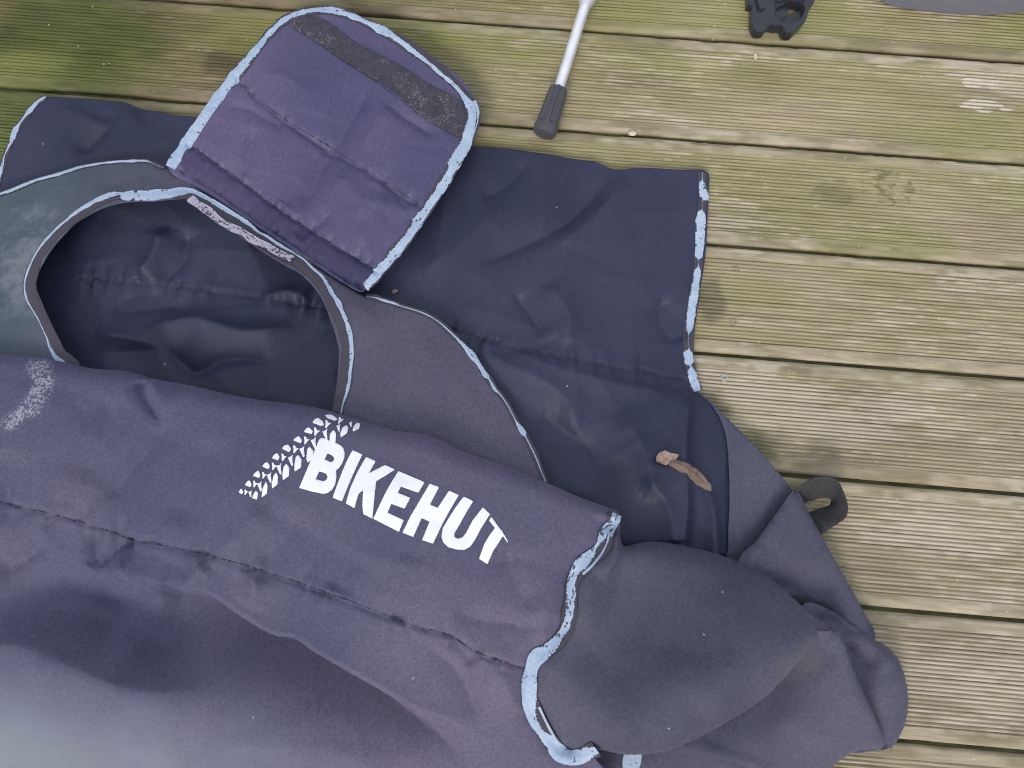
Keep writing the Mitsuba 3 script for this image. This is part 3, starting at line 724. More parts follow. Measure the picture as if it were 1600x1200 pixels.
hook_s = Sheet(hook_px, lambda X: flap_z(X) + .0016, step=.0024, thick=.0012)
put_sheet(C + '__flap__hook_strip', hook_s, 'hook_tape')
labels[C + '__flap__hook_strip'] = {'label': 'dark linty hook and loop strip across the rounded end of the flap'}
band_pk = seam_pucker([((a_[0] + b_[0]) / 2, (a_[1] + b_[1]) / 2) for a_, b_ in ((fl_C[0], fl_D[0]), (fl_C[2], fl_D[1]), (fl_C[3], fl_D[2]), (fl_C[4], fl_D[3]), (fl_C[5], fl_D[4]))], .0010, .016, 55, .05, 0, 15)
band = Sheet([(297, 230), (330, 252), (368, 279), (450, 339), (520, 384), (586, 424), (578, 440), (562, 452), (490, 404), (400, 344), (330, 295), (284, 262)], lambda X: flap_z(X) + .0014 + band_pk(X), step=.0022, thick=.0010)
put_sheet(C + '__flap__hem_band', band, 'violet_shaded')
labels[C + '__flap__hem_band'] = {'label': 'puckered band along the base of the flap, shade painted into its colour'}
for nm, sq in (('seam', fl_B), ('seam', fl_C), ('seam', fl_D), ('seam', fl_E_shade)):  # three stitched seams, then the drawn shadow line
    q = resample(at_surf(spline(sq), flap_z), .003)[0]
    put(C + '__flap__' + nm, tube(np.column_stack([q, flap_z(q) + .0001]), .0006 * np.clip(1.9 * rng.random(len(q)) - .25, .15, 1.4), 5), 'thread', True)

# --- outer skirt on the right: strip, rear fold, lobe, lower fold
strip_z = base_heights([(1086, 610, .012), (1130, 650, .012), (1240, 765, .014), (1137, 700, .020), (1139, 800, .022), (1180, 750, .022), (1160, 860, .016), (1120, 900, .014)])
strip = Sheet([(1086, 609), (1104, 622), (1130, 648), (1160, 678), (1190, 708), (1236, 764), (1255, 800), (1230, 860), (1150, 920), (1100, 900), (1135, 866), (1138, 830), (1140, 775), (1137, 700), (1128, 660), (1110, 630)], lambda X: smax(strip_z(X), lining_z(X) + .003, .004) + .4 * crumple(X, 7, 7, .003, 31) + creases(X, .003, 31, .7), step=.003)
put_sheet(C + '__rear_strip', strip, 'charcoal_side')
rear_z = base_heights([(1240, 767, .036), (1205, 805, .040), (1154, 872, .036), (1290, 850, .034), (1345, 950, .022), (1366, 1000, .022), (1230, 860, .042), (1280, 900, .034), (1250, 945, .016), (1310, 955, .018), (1180, 910, .024), (1300, 1000, .012), (1150, 1000, .03)])
rear_f = [fold([(1190, 850), (1175, 870), (1165, 900)], .006, .010, .012, .03), fold([(1200, 895), (1250, 948), (1325, 962)], -.008, .012, .016, .03), fold([(1310, 960), (1345, 985), (1380, 1030)], .005, .012, .012, .03)]
REAR = [(1154, 873), (1180, 846), (1205, 812), (1222, 788), (1241, 766), (1262, 800), (1290, 850), (1318, 900), (1345, 950), (1366, 1000), (1350, 1080), (1250, 1080), (1130, 1000)]
rear = Sheet(REAR, lambda X: rear_z(X) + sum(f(X) for f in rear_f) + crumple(X, 7, 7, .003, 33) + creases(X, .003, 33, .7), [([(1130, 900), (1154, 873), (1180, 846), (1205, 812), (1222, 788), (1241, 766)], .010, .006), ([(1241, 766), (1262, 800), (1290, 850), (1318, 900), (1345, 950), (1366, 1000)], .014, .010)], step=.0028)
put_sheet(C + '__rear_fold', rear, 'charcoal_side')
lobe_z = base_heights([(1366, 1000, .032), (1395, 1020, .032), (1417, 1090, .028), (1400, 1155, .024), (1350, 1170, .018), (1345, 1060, .024), (1365, 1120, .020), (1385, 1070, .036), (1310, 990, .034), (1300, 1100, .03), (1270, 970, .03)])
lobe_f = [fold([(1318, 1000), (1345, 1030), (1376, 1042)], -.012, .010, .012, .03, .3, .3), fold([(1330, 975), (1370, 1010), (1395, 1050)], .008, .012, .014, .03), fold([(1265, 960), (1310, 975), (1350, 990)], -.010, .010, .012, .03)]
LOBE = [(1255, 945), (1300, 955), (1340, 985), (1364, 999), (1382, 1008), (1397, 1022), (1408, 1045), (1415, 1072), (1417, 1095), (1413, 1125), (1404, 1148), (1392, 1164), (1370, 1172), (1320, 1172), (1280, 1100), (1250, 1020)]
lobe = Sheet(LOBE, lambda X: lobe_z(X) + sum(f(X) for f in lobe_f) + crumple(X, 7, 7, .003, 35) + creases(X, .003, 35, .7), [([(1340, 985), (1364, 999), (1382, 1008), (1397, 1022), (1408, 1045), (1415, 1072), (1417, 1095), (1413, 1125), (1404, 1148), (1392, 1164)], .026, .020)], step=.0028)
put_sheet(C + '__rounded_corner', lobe, 'charcoal_side')
labels[C + '__rounded_corner'] = {'label': 'rounded dark corner of the cover lying on the pale boards'}
und_z = base_heights([(1000, 1190, .03), (1100, 1180, .028), (1200, 1250, .02), (900, 1200, .03), (1000, 1300, .02)])
under = Sheet([(900, 1160), (1000, 1150), (1100, 1150), (1200, 1180), (1290, 1205), (1250, 1260), (1100, 1400), (950, 1400), (850, 1300)], lambda X: und_z(X) - .012 + crumple(X, 7, 7, .003, 36) + creases(X, .003, 36, .7), step=.003)
put_sheet(C + '__under_fold', under, 'charcoal_front')
low_z = base_heights([(1300, 984, .072), (1240, 1045, .034), (1200, 1081, .028), (1130, 1128, .022), (1050, 1172, .020), (1328, 1037, .070), (1356, 1100, .060), (1383, 1160, .036), (1290, 1200, .028), (1250, 1120, .042), (1170, 1180, .030), (1100, 1183, .026), (1300, 1060, .056), (1150, 1050, .02), (1330, 1170, .034)])
low_f = [fold([(1290, 1020), (1320, 1080), (1350, 1150)], .004, .02, .016, .05), fold([(1200, 1110), (1260, 1140), (1320, 1170)], .005, .03, .03, .04), fold([(1090, 1150), (1160, 1180), (1230, 1200)], -.005, .02, .02, .04)]
LOW = [(1299, 982), (1309, 987), (1317, 1002), (1329, 1038), (1342, 1070), (1357, 1102), (1371, 1132), (1384, 1163), (1386, 1168), (1365, 1170), (1342, 1171), (1325, 1178), (1308, 1190), (1290, 1202), (1260, 1225), (1215, 1225), (1165, 1199), (1130, 1189), (1100, 1182), (1060, 1176), (1020, 1165), (1100, 1060), (1200, 1000)]
lowf = Sheet(LOW, lambda X: low_z(X) + sum(f(X) for f in low_f) + crumple(X, 7, 7, .003, 37) + creases(X, .003, 37, .7), [([(1299, 982), (1309, 987), (1317, 1002), (1329, 1038), (1342, 1070), (1357, 1102), (1371, 1132), (1384, 1163)], .016, .016), ([(1386, 1168), (1365, 1170), (1342, 1171), (1325, 1178), (1308, 1190), (1290, 1202), (1260, 1225)], .014, .012), ([(1215, 1225), (1165, 1199), (1130, 1189), (1100, 1182), (1060, 1176)], .012, .010)], step=.0028)
put_sheet(C + '__lower_fold', lowf, 'charcoal_side')

# --- the puffed lower panel with the lettering and, sewn to it, the side panel
top_ctrl = [(-200, 560, .085), (0, 600, .088), (200, 625, .080), (400, 670, .086), (600, 715, .092), (800, 785, .082), (930, 820, .068), (-200, 720, .09), (0, 690, .100), (200, 720, .084), (400, 760, .104), (600, 820, .108), (750, 900, .094), (860, 900, .080),
            (0, 785, .092), (100, 810, .082), (208, 844, .086), (417, 894, .098), (650, 979, .096), (800, 1030, .084), (329, 927, .086), (462, 985, .094), (583, 1050, .094), (700, 1110, .080), (-200, 900, .07),
            (300, 1010, .085), (450, 1060, .09), (600, 1130, .085), (-200, 1000, .07), (0, 950, .075), (150, 950, .08), (800, 1210, .06), (500, 1200, .08),
            (835, 1060, .082), (850, 1140, .070), (900, 1180, .058),
            (960, 860, .066), (925, 960, .080), (1000, 920, .066), (1060, 900, .066), (990, 990, .070), (1100, 980, .084), (960, 1060, .084), (1050, 1070, .104), (1150, 1045, .104), (1230, 1000, .084), (1150, 910, .062), (1230, 950, .056), (1285, 985, .064), (890, 1090, .084), (960, 1130, .096), (1080, 1125, .094), (1000, 1160, .078), (1170, 1090, .086)]
over_base = base_heights(top_ctrl)
skirt_base = base_heights([(262, 925, .052), (290, 932, .044), (329, 940, .034), (375, 968, .032), (417, 995, .032), (500, 1030, .034), (583, 1080, .038), (650, 1120, .044), (745, 1165, .054), (830, 1190, .056),
                           (0, 905, .062), (90, 935, .052), (160, 970, .044), (250, 1012, .038), (200, 905, .058), (-150, 900, .06), (-100, 985, .088), (0, 1002, .092), (62, 1004, .094), (125, 1031, .090), (187, 1064, .086), (260, 1079, .082), (340, 1096, .074), (450, 1130, .068), (560, 1160, .062), (650, 1178, .060), (-200, 1000, .08),
                           (0, 1100, .080), (150, 1130, .076), (300, 1150, .070), (0, 1200, .060), (250, 1200, .058), (500, 1205, .056), (700, 1210, .054), (900, 1220, .050), (-200, 1200, .05), (0, 1350, .02), (600, 1350, .02), (-200, 1350, .02), (400, 800, .04), (800, 1000, .05), (-100, 780, .07)], 2e-5)
top_seam = [(-150, 740), (0, 785), (83, 804), (167, 829), (208, 844), (262, 854), (325, 867), (417, 894), (542, 937), (650, 979), (700, 992), (745, 1019), (818, 1046)]
FALL = [(-200, 850, .060), (0, 868, .055), (100, 880, .045), (180, 893, .032), (225, 903, .020), (262, 912, .010), (290, 921, .0055), (329, 928, .0045), (375, 957, .0045), (417, 982, .0045), (440, 991, .0045), (465, 994, .005), (500, 1017, .005), (583, 1066, .006), (650, 1107, .009), (700, 1131, .014), (745, 1155, .022), (800, 1195, .030), (860, 1260, .035), (900, 1400, .04)]
fl_r, _ = resample(np.column_stack([at((q_ := spline(FALL))[:, :2], .075), q_[:, 2]]), .002)
fl_tree, fl_tan = cKDTree(fl_r[:, :2]), np.gradient(fl_r[:, :2], axis=0)


def top_base(X):
    d, i = fl_tree.query(X)
    side = np.sign(fl_tan[i, 0] * (X[:, 1] - fl_r[i, 1]) - fl_tan[i, 1] * (X[:, 0] - fl_r[i, 0]))
    w = fl_r[i, 2]
    k = sm(-1.0, 1.0, (side * d + w * 0.6) / w)
    return over_base(X) * k + skirt_base(X) * (1 - k)


OVER = [(262, 912), (290, 921), (329, 928), (375, 957), (417, 982), (440, 991), (465, 994), (500, 1017), (583, 1066), (650, 1107), (700, 1131), (745, 1155)]
PIPE = [(962, 803, .9, .2), (957, 818, .8, .2), (952, 826, .6, -.5), (946, 838, .75, -.4), (944, 850, .35, -.8), (934, 863, .3, -.8), (922, 872, .7, -.5), (908, 882, .8, -.3), (899, 898, .55, -.4), (894, 915, .62, -.1), (892, 940, .66, 0), (890, 962, .66, 0), (884, 980, .6, -.2), (872, 998, .6, -.3), (856, 1014, .9, 0), (838, 1028, 1.1, 0), (830, 1050, 1.2, 0), (826, 1072, 1.25, 0), (827, 1092, 1.2, 0), (832, 1104, .7, -.4), (841, 1122, .45, -.6), (852, 1142, .5, -.5), (862, 1158, .9, 0), (872, 1172, 1.2, 0), (888, 1182, 1.2, 0), (905, 1181, 1.0, 0), (920, 1174, .9, 0), (931, 1169, .5, 0)]
top_folds = [
    fold(OVER, .005, .020, .004, .095, .10, .22),
    fold([p[:2] for p in PIPE], -.010, .010, .012, .08, .05, .1),
    fold([(205, 588), (215, 615), (232, 640), (248, 660)], -.010, .010, .008, .085, .15, .35), fold([(225, 585), (245, 620), (258, 650)], .006, .012, .014, .085, .1, .3),
    fold([(250, 640), (235, 690), (190, 740), (150, 800)], -.007, .022, .030, .09), fold([(170, 610), (150, 680), (120, 760)], -.006, .025, .025, .09), fold([(20, 700), (10, 760), (0, 830)], -.006, .02, .025, .09),
    fold([(330, 680), (300, 760), (270, 830)], -.006, .03, .03, .09), fold([(420, 790), (360, 850), (330, 870)], .006, .03, .02, .1), fold([(480, 800), (430, 860), (400, 890)], -.005, .02, .025, .1),
    fold([(560, 860), (530, 910), (520, 930)], -.005, .025, .03, .1), fold([(640, 860), (620, 930), (610, 960)], .004, .025, .03, .1),
    fold([(790, 850), (800, 900), (840, 960)], -.006, .025, .030, .09), fold([(700, 960), (760, 970), (860, 985)], -.006, .012, .020, .09), fold([(660, 1000), (720, 1060), (745, 1140)], -.005, .010, .014, .09),
    fold([(700, 1000), (725, 1020), (735, 1045)], -.004, .006, .008, .09), fold([(745, 1020), (790, 1070), (810, 1130)], .005, .018, .018, .09),
    fold([(210, 846), (175, 860), (140, 900)], -.010, .006, .014, .085, .1, .4), fold([(140, 832), (142, 870), (135, 890)], -.005, .006, .008, .085), fold([(80, 845), (40, 870), (-20, 900)], -.008, .012, .02, .08), fold([(190, 870), (230, 920), (270, 940)], .010, .018, .020, .07),
    fold([(200, 900), (160, 960), (200, 1030)], -.003, .020, .030, .05), fold([(220, 940), (200, 990), (230, 1040)], .005, .016, .022, .05),
    fold([(280, 870), (265, 900), (255, 930)], -.006, .012, .010, .08), fold([(410, 900), (395, 930), (385, 950)], .005, .012, .012, .1), fold([(330, 880), (300, 905), (275, 918)], .006, .012, .014, .09),
    fold([(-60, 1000), (0, 1000), (62, 1002), (125, 1029), (187, 1060), (240, 1075), (300, 1078), (340, 1092)], .008, .012, .030, .08, .05, .3),
    fold([(968, 850), (975, 900), (950, 980), (890, 1070)], -.009, .030, .030, .09), fold([(1130, 890), (1150, 960), (1130, 1040), (1060, 1110)], .006, .05, .04, .09), fold([(970, 830), (962, 870), (940, 910)], .008, .012, .012, .08, .1, .3),
    fold([(1010, 1000), (1080, 1020), (1180, 1000)], -.004, .04, .03, .09), fold([(940, 1120), (1000, 1150), (1100, 1120)], .005, .02, .02, .08),
    fold([(300, 1150), (450, 1160), (620, 1190)], .004, .03, .03, .05), fold([(480, 1130), (520, 1150), (640, 1160)], -.0015, .02, .02, .05), fold([(0, 1130), (150, 1160), (260, 1200)], -.004, .04, .03, .055),
]
top_pk = [seam_pucker(top_seam, .0034, .014, 40, .09, .0030, 6), seam_pucker([(p[0] - 12, p[1]) for p in PIPE], .0014, .014, 40, .08, 0, 8)]


top_ticks = ticks(top_seam, 26, 14, 60, .0042, .006, .09, 76, 1) + ticks(top_seam, 16, 10, 40, .0030, .006, .09, 77, -1)


def top_z(X):
    return top_base(X) + 1.6 * sum(f(X) for f in top_folds) + sum(f(X) for f in top_pk) + sum(f(X) for f in top_ticks) + crumple(X, 6, 5, .0045, 41, .4) + creases(X, .0024, 43, 1.3)


TOP_EDGE_LOW = [(-150, 540), (-60, 548), (0, 556), (60, 561), (112, 572), (150, 580), (199, 584), (244, 596), (300, 606), (356, 619), (412, 629), (469, 636), (514, 645), (566, 661), (619, 676), (672, 684), (725, 709), (787, 730), (853, 757), (906, 780), (959, 799)]
TOP_EDGE_LOW = [(x, y - 3) for x, y in TOP_EDGE_LOW]
PX = [p[:2] for p in PIPE]
lower = Sheet(TOP_EDGE_LOW + [(966, 803)] + PX[1:] + [(930, 1185), (960, 1230), (900, 1350), (600, 1400), (-150, 1400)], top_z, [(TOP_EDGE_LOW, .026, .022), (TOP_EDGE_LOW[-2:] + [(966, 803), (959, 827)], .01, .006)], step=.0024)
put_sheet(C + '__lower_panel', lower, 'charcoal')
labels[C + '__lower_panel'] = {'label': 'puffed faded lower panel with the white lettering, sheen painted at its lower left'}
BLOB_TOP = [(963, 806), (968, 835), (974, 853), (1000, 848), (1023, 846), (1050, 849), (1075, 854), (1112, 863), (1150, 876), (1199, 899), (1240, 936), (1266, 960), (1290, 974), (1303, 983)]
BLOB_LOW = [(1303, 983), (1287, 988), (1262, 1012), (1234, 1047), (1203, 1081), (1156, 1115), (1100, 1147), (1056, 1168), (1022, 1176), (977, 1178), (932, 1169)]
side = Sheet(BLOB_TOP + BLOB_LOW[1:] + PX[::-1][1:-1], top_z, [(BLOB_TOP[1:], .032, .026), (BLOB_LOW, .016, .014)], step=.0026)
put_sheet(C + '__side_panel', side, 'charcoal_side')
labels[C + '__side_panel'] = {'label': 'smooth charcoal side panel bulging to the right of the lettering'}
put_ribbon(C + '__lower_panel__piping', 'worn_tape', PIPE[:15], lower.z, .0160, lift=.0022, seed=12, nv=11, crown=.0035, wob=.003)
put_ribbon(C + '__lower_panel__piping', 'edge_tape', PIPE[14:], lower.z, .0170, lift=.0022, seed=15, nv=11, crown=.0035, wob=.002)
for rim in ([(951, 830), (948, 845), (940, 862), (926, 882), (910, 897)], [(842, 1103), (850, 1120), (860, 1140), (872, 1160)], [(966, 806), (961, 822), (953, 838)]):
    put_ribbon(C + '__lower_panel__piping_rim', 'edge_tape', [(x, y, 1.5, 0) for x, y in rim], lower.z, .0028, lift=.0050, seed=14, nv=5, crown=.0006)
labels[C + '__lower_panel__piping_001'] = {'label': 'wide pale blue lower stretch of the piping'}
labels[C + '__lower_panel__piping'] = {'label': 'worn upper stretch of the pale blue piping at the right end of the lower panel'}
q = resample(at_surf(spline(top_seam), top_z), .003)[0]
put(C + '__lower_panel__seam', tube(np.column_stack([q, lower.z(q) + .0002]), .0007 * np.clip(1.9 * rng.random(len(q)) - .25, .15, 1.4), 5), 'thread', True)
put_ribbon(C + '__under_fold__edging', 'edge_tape', [(990, 1168, 1.3, 0), (987, 1185, 1.3, 0), (984, 1202, 1.3, 0), (980, 1230, 1.3, 0)], under.z, .019, lift=.004, seed=13)

# --- printed lettering, traced letter by letter
A2, A3, A1 = (460, 680), (600, 740), (350, 640)
tr = lambda pts, o: [(x / 7.273 + o[0], y / 7.273 + o[1]) for x, y in pts]
LET = [
    (tr([(60, 600), (165, 350), (280, 60), (298, 37), (320, 30), (400, 60), (470, 88), (530, 118), (560, 150), (572, 195), (570, 250), (545, 320), (510, 370), (475, 397), (479, 480), (465, 560), (430, 620), (380, 658), (330, 666), (200, 640)], A2),
     [tr([(378, 205), (440, 235), (455, 265), (445, 295), (415, 307), (345, 275)], A2), tr([(285, 410), (360, 435), (380, 470), (368, 505), (335, 525), (245, 500)], A2)]),
    (tr([(665, 172), (775, 222), (690, 400), (620, 560), (545, 752), (440, 710), (480, 590), (560, 380), (620, 250)], A2), []),
    (tr([(820, 248), (928, 297), (850, 435), (1035, 340), (1145, 392), (1090, 430), (935, 525), (915, 700), (888, 947), (785, 895), (778, 800), (788, 625), (735, 665), (685, 830), (590, 775), (640, 600), (720, 420)], A2), []),
    (tr([(1185, 410), (1482, 535), (1412, 655), (1215, 585), (1180, 655), (1320, 712), (1255, 835), (1105, 780), (1062, 880), (1245, 965), (1190, 1098), (900, 950), (960, 820), (1060, 620)], A2), []),
    (tr([(522, 115), (628, 155), (525, 350), (612, 390), (742, 195), (852, 245), (760, 400), (680, 540), (560, 795), (435, 755), (520, 545), (430, 505), (335, 718), (212, 672), (300, 490), (420, 290)], A3), []),
    (tr([(910, 262), (1017, 315), (960, 400), (870, 560), (800, 680), (800, 720), (840, 740), (890, 725), (930, 680), (1010, 530), (1125, 383), (1207, 460), (1110, 610), (1030, 760), (980, 830), (915, 865), (830, 862), (730, 835), (675, 780), (655, 710), (670, 620), (740, 500), (840, 350)], A3), []),
    (tr([(1222, 490), (1290, 590), (1340, 650), (1410, 770), (1405, 785), (1352, 710), (1300, 790), (1240, 880), (1175, 1030), (1080, 968), (1140, 800), (1200, 700), (1262, 618), (1195, 535)], A3), []),
]
TREAD = [[(205, 895), (230, 935), (215, 965), (175, 940)], [(295, 800), (320, 845), (312, 885), (245, 860), (265, 820)], [(395, 690), (420, 740), (405, 780), (335, 755), (350, 725)], [(500, 595), (530, 645), (510, 680), (440, 650), (460, 615)],
         [(610, 492), (640, 540), (620, 580), (550, 555), (575, 515)], [(735, 398), (770, 450), (745, 485), (662, 445), (690, 410)], [(855, 300), (892, 350), (875, 385), (788, 350), (820, 318)], [(968, 200), (1012, 245), (998, 280), (910, 255), (935, 215)],
         [(1065, 88), (1120, 130), (1138, 175), (1100, 185), (1005, 150), (1025, 110)], [(1190, 42), (1240, 65), (1280, 105), (1250, 122), (1170, 95), (1130, 55)],
         [(370, 920), (395, 950), (385, 1025), (330, 1010), (345, 960)], [(485, 815), (503, 870), (495, 955), (432, 1000), (445, 900)], [(600, 715), (622, 760), (615, 850), (552, 902), (550, 840), (570, 750)], [(715, 615), (748, 660), (745, 755), (675, 805), (668, 740), (685, 650)],
         [(845, 515), (885, 560), (882, 655), (808, 708), (805, 630), (820, 540)], [(975, 420), (1020, 470), (1010, 560), (955, 605), (940, 560), (950, 450)], [(1245, 230), (1275, 265), (1270, 380), (1200, 360), (1205, 280)], [(1385, 170), (1410, 205), (1400, 270), (1330, 315), (1322, 280), (1345, 205)],
         [(1500, 135), (1535, 150), (1530, 215), (1465, 250), (1460, 220), (1475, 165)]]
for (x, y), s in zip([(335, 805), (437, 705), (547, 600), (657, 498), (788, 403), (910, 302), (1022, 200), (1145, 112), (1285, 68), (240, 905)], (.9, .9, 1, 1, 1.05, 1.05, 1.1, 1.1, 1, .75)):
    TREAD.append([(x + s * a, y + s * b) for a, b in ((0, 0), (22, 4), (35, 32), (68, 34), (40, 58), (15, 92), (5, 85), (8, 45))])
for (x, y), s in zip([(325, 910), (437, 808), (547, 705), (660, 602), (790, 505), (920, 405), (1050, 305), (1178, 208), (1318, 150), (1445, 115)], (.65, .9, .95, 1, 1, 1, 1.05, 1, .75, .6)):
    TREAD.append([(x + s * a, y + s * b) for a, b in ((0, 0), (-8, 45), (0, 130), (-15, 140), (-38, 90), (-60, 40), (-25, 28))])


top_flat = lambda X: top_base(X)


def drape(poly_px, lift, t, step=.0024):
    """A print laid over the lower panel."""
    out, n = [], 0
    for pg in getattr(poly_px, 'geoms', [poly_px]):
        if pg.area < 2:
            continue
        rg = lambda r: at_surf(resample(np.array(r.coords), 1.0)[0][:-1], top_flat)
        P = Polygon(rg(pg.exterior), [rg(h) for h in pg.interiors]).buffer(0)
        for g in getattr(P, 'geoms', [P]):
            if g.area > 1e-7:
                V, F = mesh_sheet(g, lambda X: lower.z(X) + lift, step, t, .0009)
                out.append((V, F + n))
                n += len(V)
    return np.vstack([o[0] for o in out]), np.vstack([o[1] for o in out])


letters = [Polygon(o, h).buffer(0) for o, h in LET]
V, F = drape(unary_union(letters), .0008, .0010)
put(C + '__lower_panel__lettering', (V, F), 'print_white', True)
labels[C + '__lower_panel__lettering'] = {'label': 'bold white slanted block capitals printed along the panel'}
tread = unary_union([Polygon(tr(t, A1)).buffer(0).buffer(-.12) for t in TREAD]).difference(unary_union(letters).buffer(.1))
V, F = drape(tread, .0006, .0008, .0025)
put(C + '__lower_panel__tread_mark', (V, F), 'print_white', True)
labels[C + '__lower_panel__tread_mark'] = {'label': 'white tyre tread print leading up to the first letter'}

# --- webbing loop at the right edge
la = np.array([(1225, 790, .022), (1245, 765, .030), (1268, 748, .034), (1290, 744, .036), (1306, 749, .036), (1317, 768, .035), (1324, 790, .034), (1321, 808, .031), (1300, 823, .026), (1281, 836, .019), (1250, 850, .012)], float)
lb = np.array([(1235, 810, .010), (1252, 788, .008), (1270, 781, .008), (1286, 777, .008), (1294, 777, .007), (1299, 781, .006), (1299, 787, .004), (1292, 792, .003), (1275, 797, .002), (1258, 804, .002), (1235, 820, .002)], float)
la, lb = spline(la, step=4), spline(lb, step=4)
ta, tb = np.linspace(0, 1, len(la)), np.linspace(0, 1, len(lb))
tt = np.linspace(0, 1, 70)
la = np.stack([np.interp(tt, ta, la[:, k]) for k in range(3)], 1)
lb = np.stack([np.interp(tt, tb, lb[:, k]) for k in range(3)], 1)
pa = np.column_stack([at(la, la[:, 2]), la[:, 2]])
pb = np.column_stack([at(lb, lb[:, 2]), lb[:, 2]])
v = np.linspace(0, 1, 6)
G = pa[:, None] * (1 - v[None, :, None]) + pb[:, None] * v[None, :, None]
du = np.gradient(G, axis=0); dv = np.gradient(G, axis=1)
N = np.cross(du, dv); N /= np.linalg.norm(N, axis=-1, keepdims=True)
n, m = 70, 6
Vv = np.vstack([(G + N * .0009).reshape(-1, 3), (G - N * .0009).reshape(-1, 3)])
i, j = np.meshgrid(np.arange(n - 1), np.arange(m - 1), indexing='ij')
a = (i * m + j).ravel(); K = n * m
Ff = [np.column_stack([a, a + m, a + m + 1]), np.column_stack([a, a + m + 1, a + 1])]
Ff += [f[:, ::-1] + K for f in Ff[:2]]
for o in (0, m - 1):
    b0 = np.arange(n - 1) * m + o
    Ff += [np.column_stack([b0, b0 + K, b0 + m + K]), np.column_stack([b0, b0 + m + K, b0 + m])]
uvv = np.column_stack([np.repeat(tt * .2, m), np.tile(v, n)])
put(C + '__strap_loop', (Vv, np.vstack(Ff)), 'webbing', True, uv=np.vstack([uvv, uvv]))
labels[C + '__strap_loop'] = {'label': 'small black webbing loop sticking out over the boards'}

# ------------------------------------------------------------------ metal pole with foot, top centre
f0, f1 = np.array([*W(851, 206, .016), .016]), np.array([*W(872, 142, .020), .020])
t1 = np.array([*W(913, 12, .030), .030])
ax = (t1 - f1) / np.linalg.norm(t1 - f1)
far = t1 + ax * .34


def lathe_along(p0, p1, prof, sides=32, facet=None):
    """prof: (fraction along, radius)."""
    P = np.array([p0 + (p1 - p0) * t for t, _ in prof])
    return tube(P, np.array([r for _, r in prof]), sides)


labels['metal_pole'] = {'label': 'slim silver metal tube with a black ribbed foot, lying on the deck behind the flap', 'category': 'pole'}
put('metal_pole__shaft', lathe_along(f1 - ax * .02, t1 + ax * .02, [(t, .0073) for t in np.linspace(0, 1, 8)], 32), 'brushed_metal', 40)
put('metal_pole__collar', lathe_along(t1, far, [(0, .007), (.004, .0082), (.05, .0135), (.08, .0142), (.3, .0142), (.99, .0142), (1, .010)], 40), 'pale_metal', 40)
fd = (f1 - f0) / np.linalg.norm(f1 - f0)
prof = [(0, .0135), (.02, .0155), (.07, .0164), (.16, .0166), (.20, .0160), (.24, .0150), (.5, .0143), (.9, .0130), (.98, .0124), (1, .0105)]
Vf, Ff = lathe_along(f0 - fd * .004, f1 + fd * .004, prof, 48)
cen = np.repeat(np.array([f0 + (f1 - f0) * t for t, _ in prof]), 48, 0)
ang = np.tile(np.arange(48) / 48 * 2 * np.pi, len(prof))
tw = np.repeat(np.array([0, .2, .2, .2, .4, 1, 1, 1, 1, .6]), 48)
flute = 1 - tw * (.16 * (np.cos(3.5 * 2 * (ang - np.pi / 2)) < -.1))
Vf[:len(cen)] = cen + (Vf[:len(cen)] - cen) * flute[:, None]
put('metal_pole__foot', (Vf, Ff), 'foot_plastic', 25)
labels['metal_pole__foot'] = {'label': 'black ribbed plastic foot with a flared rim'}

# ------------------------------------------------------------------ black plastic clip, top right of centre
import manifold3d as mf
cx = lambda pts: [(x / 10 + 1140, y / 10) for x, y in pts]


def slab(px, z0, z1, holes=(), bev=.0012):
    P = Polygon(at(spline(px, True, 2), (z0 + z1) / 2), [at(spline(h, True, 2), (z0 + z1) / 2) for h in holes]).buffer(0)
    cs = mf.CrossSection([np.array(r.coords)[:-1] for r in [P.exterior, *P.interiors]], mf.FillRule.EvenOdd)
    m = mf.Manifold.extrude(cs, z1 - z0 - bev).translate((0, 0, z0))
    lid = mf.Manifold.extrude(cs.offset(-bev * .5, mf.JoinType.Round), bev * .5).translate((0, 0, z1 - bev))
    return m + lid + mf.Manifold.extrude(cs.offset(-bev, mf.JoinType.Round), bev * .5).translate((0, 0, z1 - bev / 2))


labels['plastic_clip'] = {'label': 'small black plastic clip with a round eye, on the boards at the top edge', 'category': 'clip'}
left = slab(cx([(300, -500), (270, -250), (262, 60), (268, 125), (318, 140), (322, 260), (315, 380), (338, 470), (370, 530), (430, 556), (500, 545), (548, 505), (565, 465), (640, 455), (700, 456), (700, 200), (690, -500)]), .003, .016)
ring = slab(cx([(680, -500), (680, 100), (690, 300), (640, 400), (650, 458), (780, 462), (812, 530), (850, 568), (900, 578), (960, 566), (1020, 515), (1120, 415), (1178, 330), (1210, 190), (1262, 130), (1305, 50), (1318, -500)]), .002, .018,
            [cx([(700, 190), (760, 150), (900, 92), (1090, 110), (1135, 170), (1130, 250), (1070, 350), (960, 400), (830, 400), (740, 330)])])
wall = slab(cx([(690, 200), (740, 160), (905, 110), (905, 180), (888, 250), (840, 300), (760, 350)]), .002, .011)
wall2 = slab(cx([(800, 300), (900, 262), (980, 240), (1085, 165), (1140, 160), (1135, 300), (1000, 410), (820, 410)]), .002, .008)
bar = slab(cx([(400, -500), (400, 0), (420, 80), (450, 170), (530, 170), (575, 80), (590, -20), (590, -500)]), .010, .0205)
arch = slab(cx([(720, -500), (730, 60), (830, 40), (1060, 60), (1180, 20), (1200, -500)]), .010, .0215)
put('plastic_clip__body', left, 'black_plastic', 30)
put('plastic_clip__ring', (ring + wall + wall2), 'black_plastic', 30)
put('plastic_clip__bar', bar, 'black_plastic', 30)
put('plastic_clip__hinge', arch, 'black_plastic', 30)

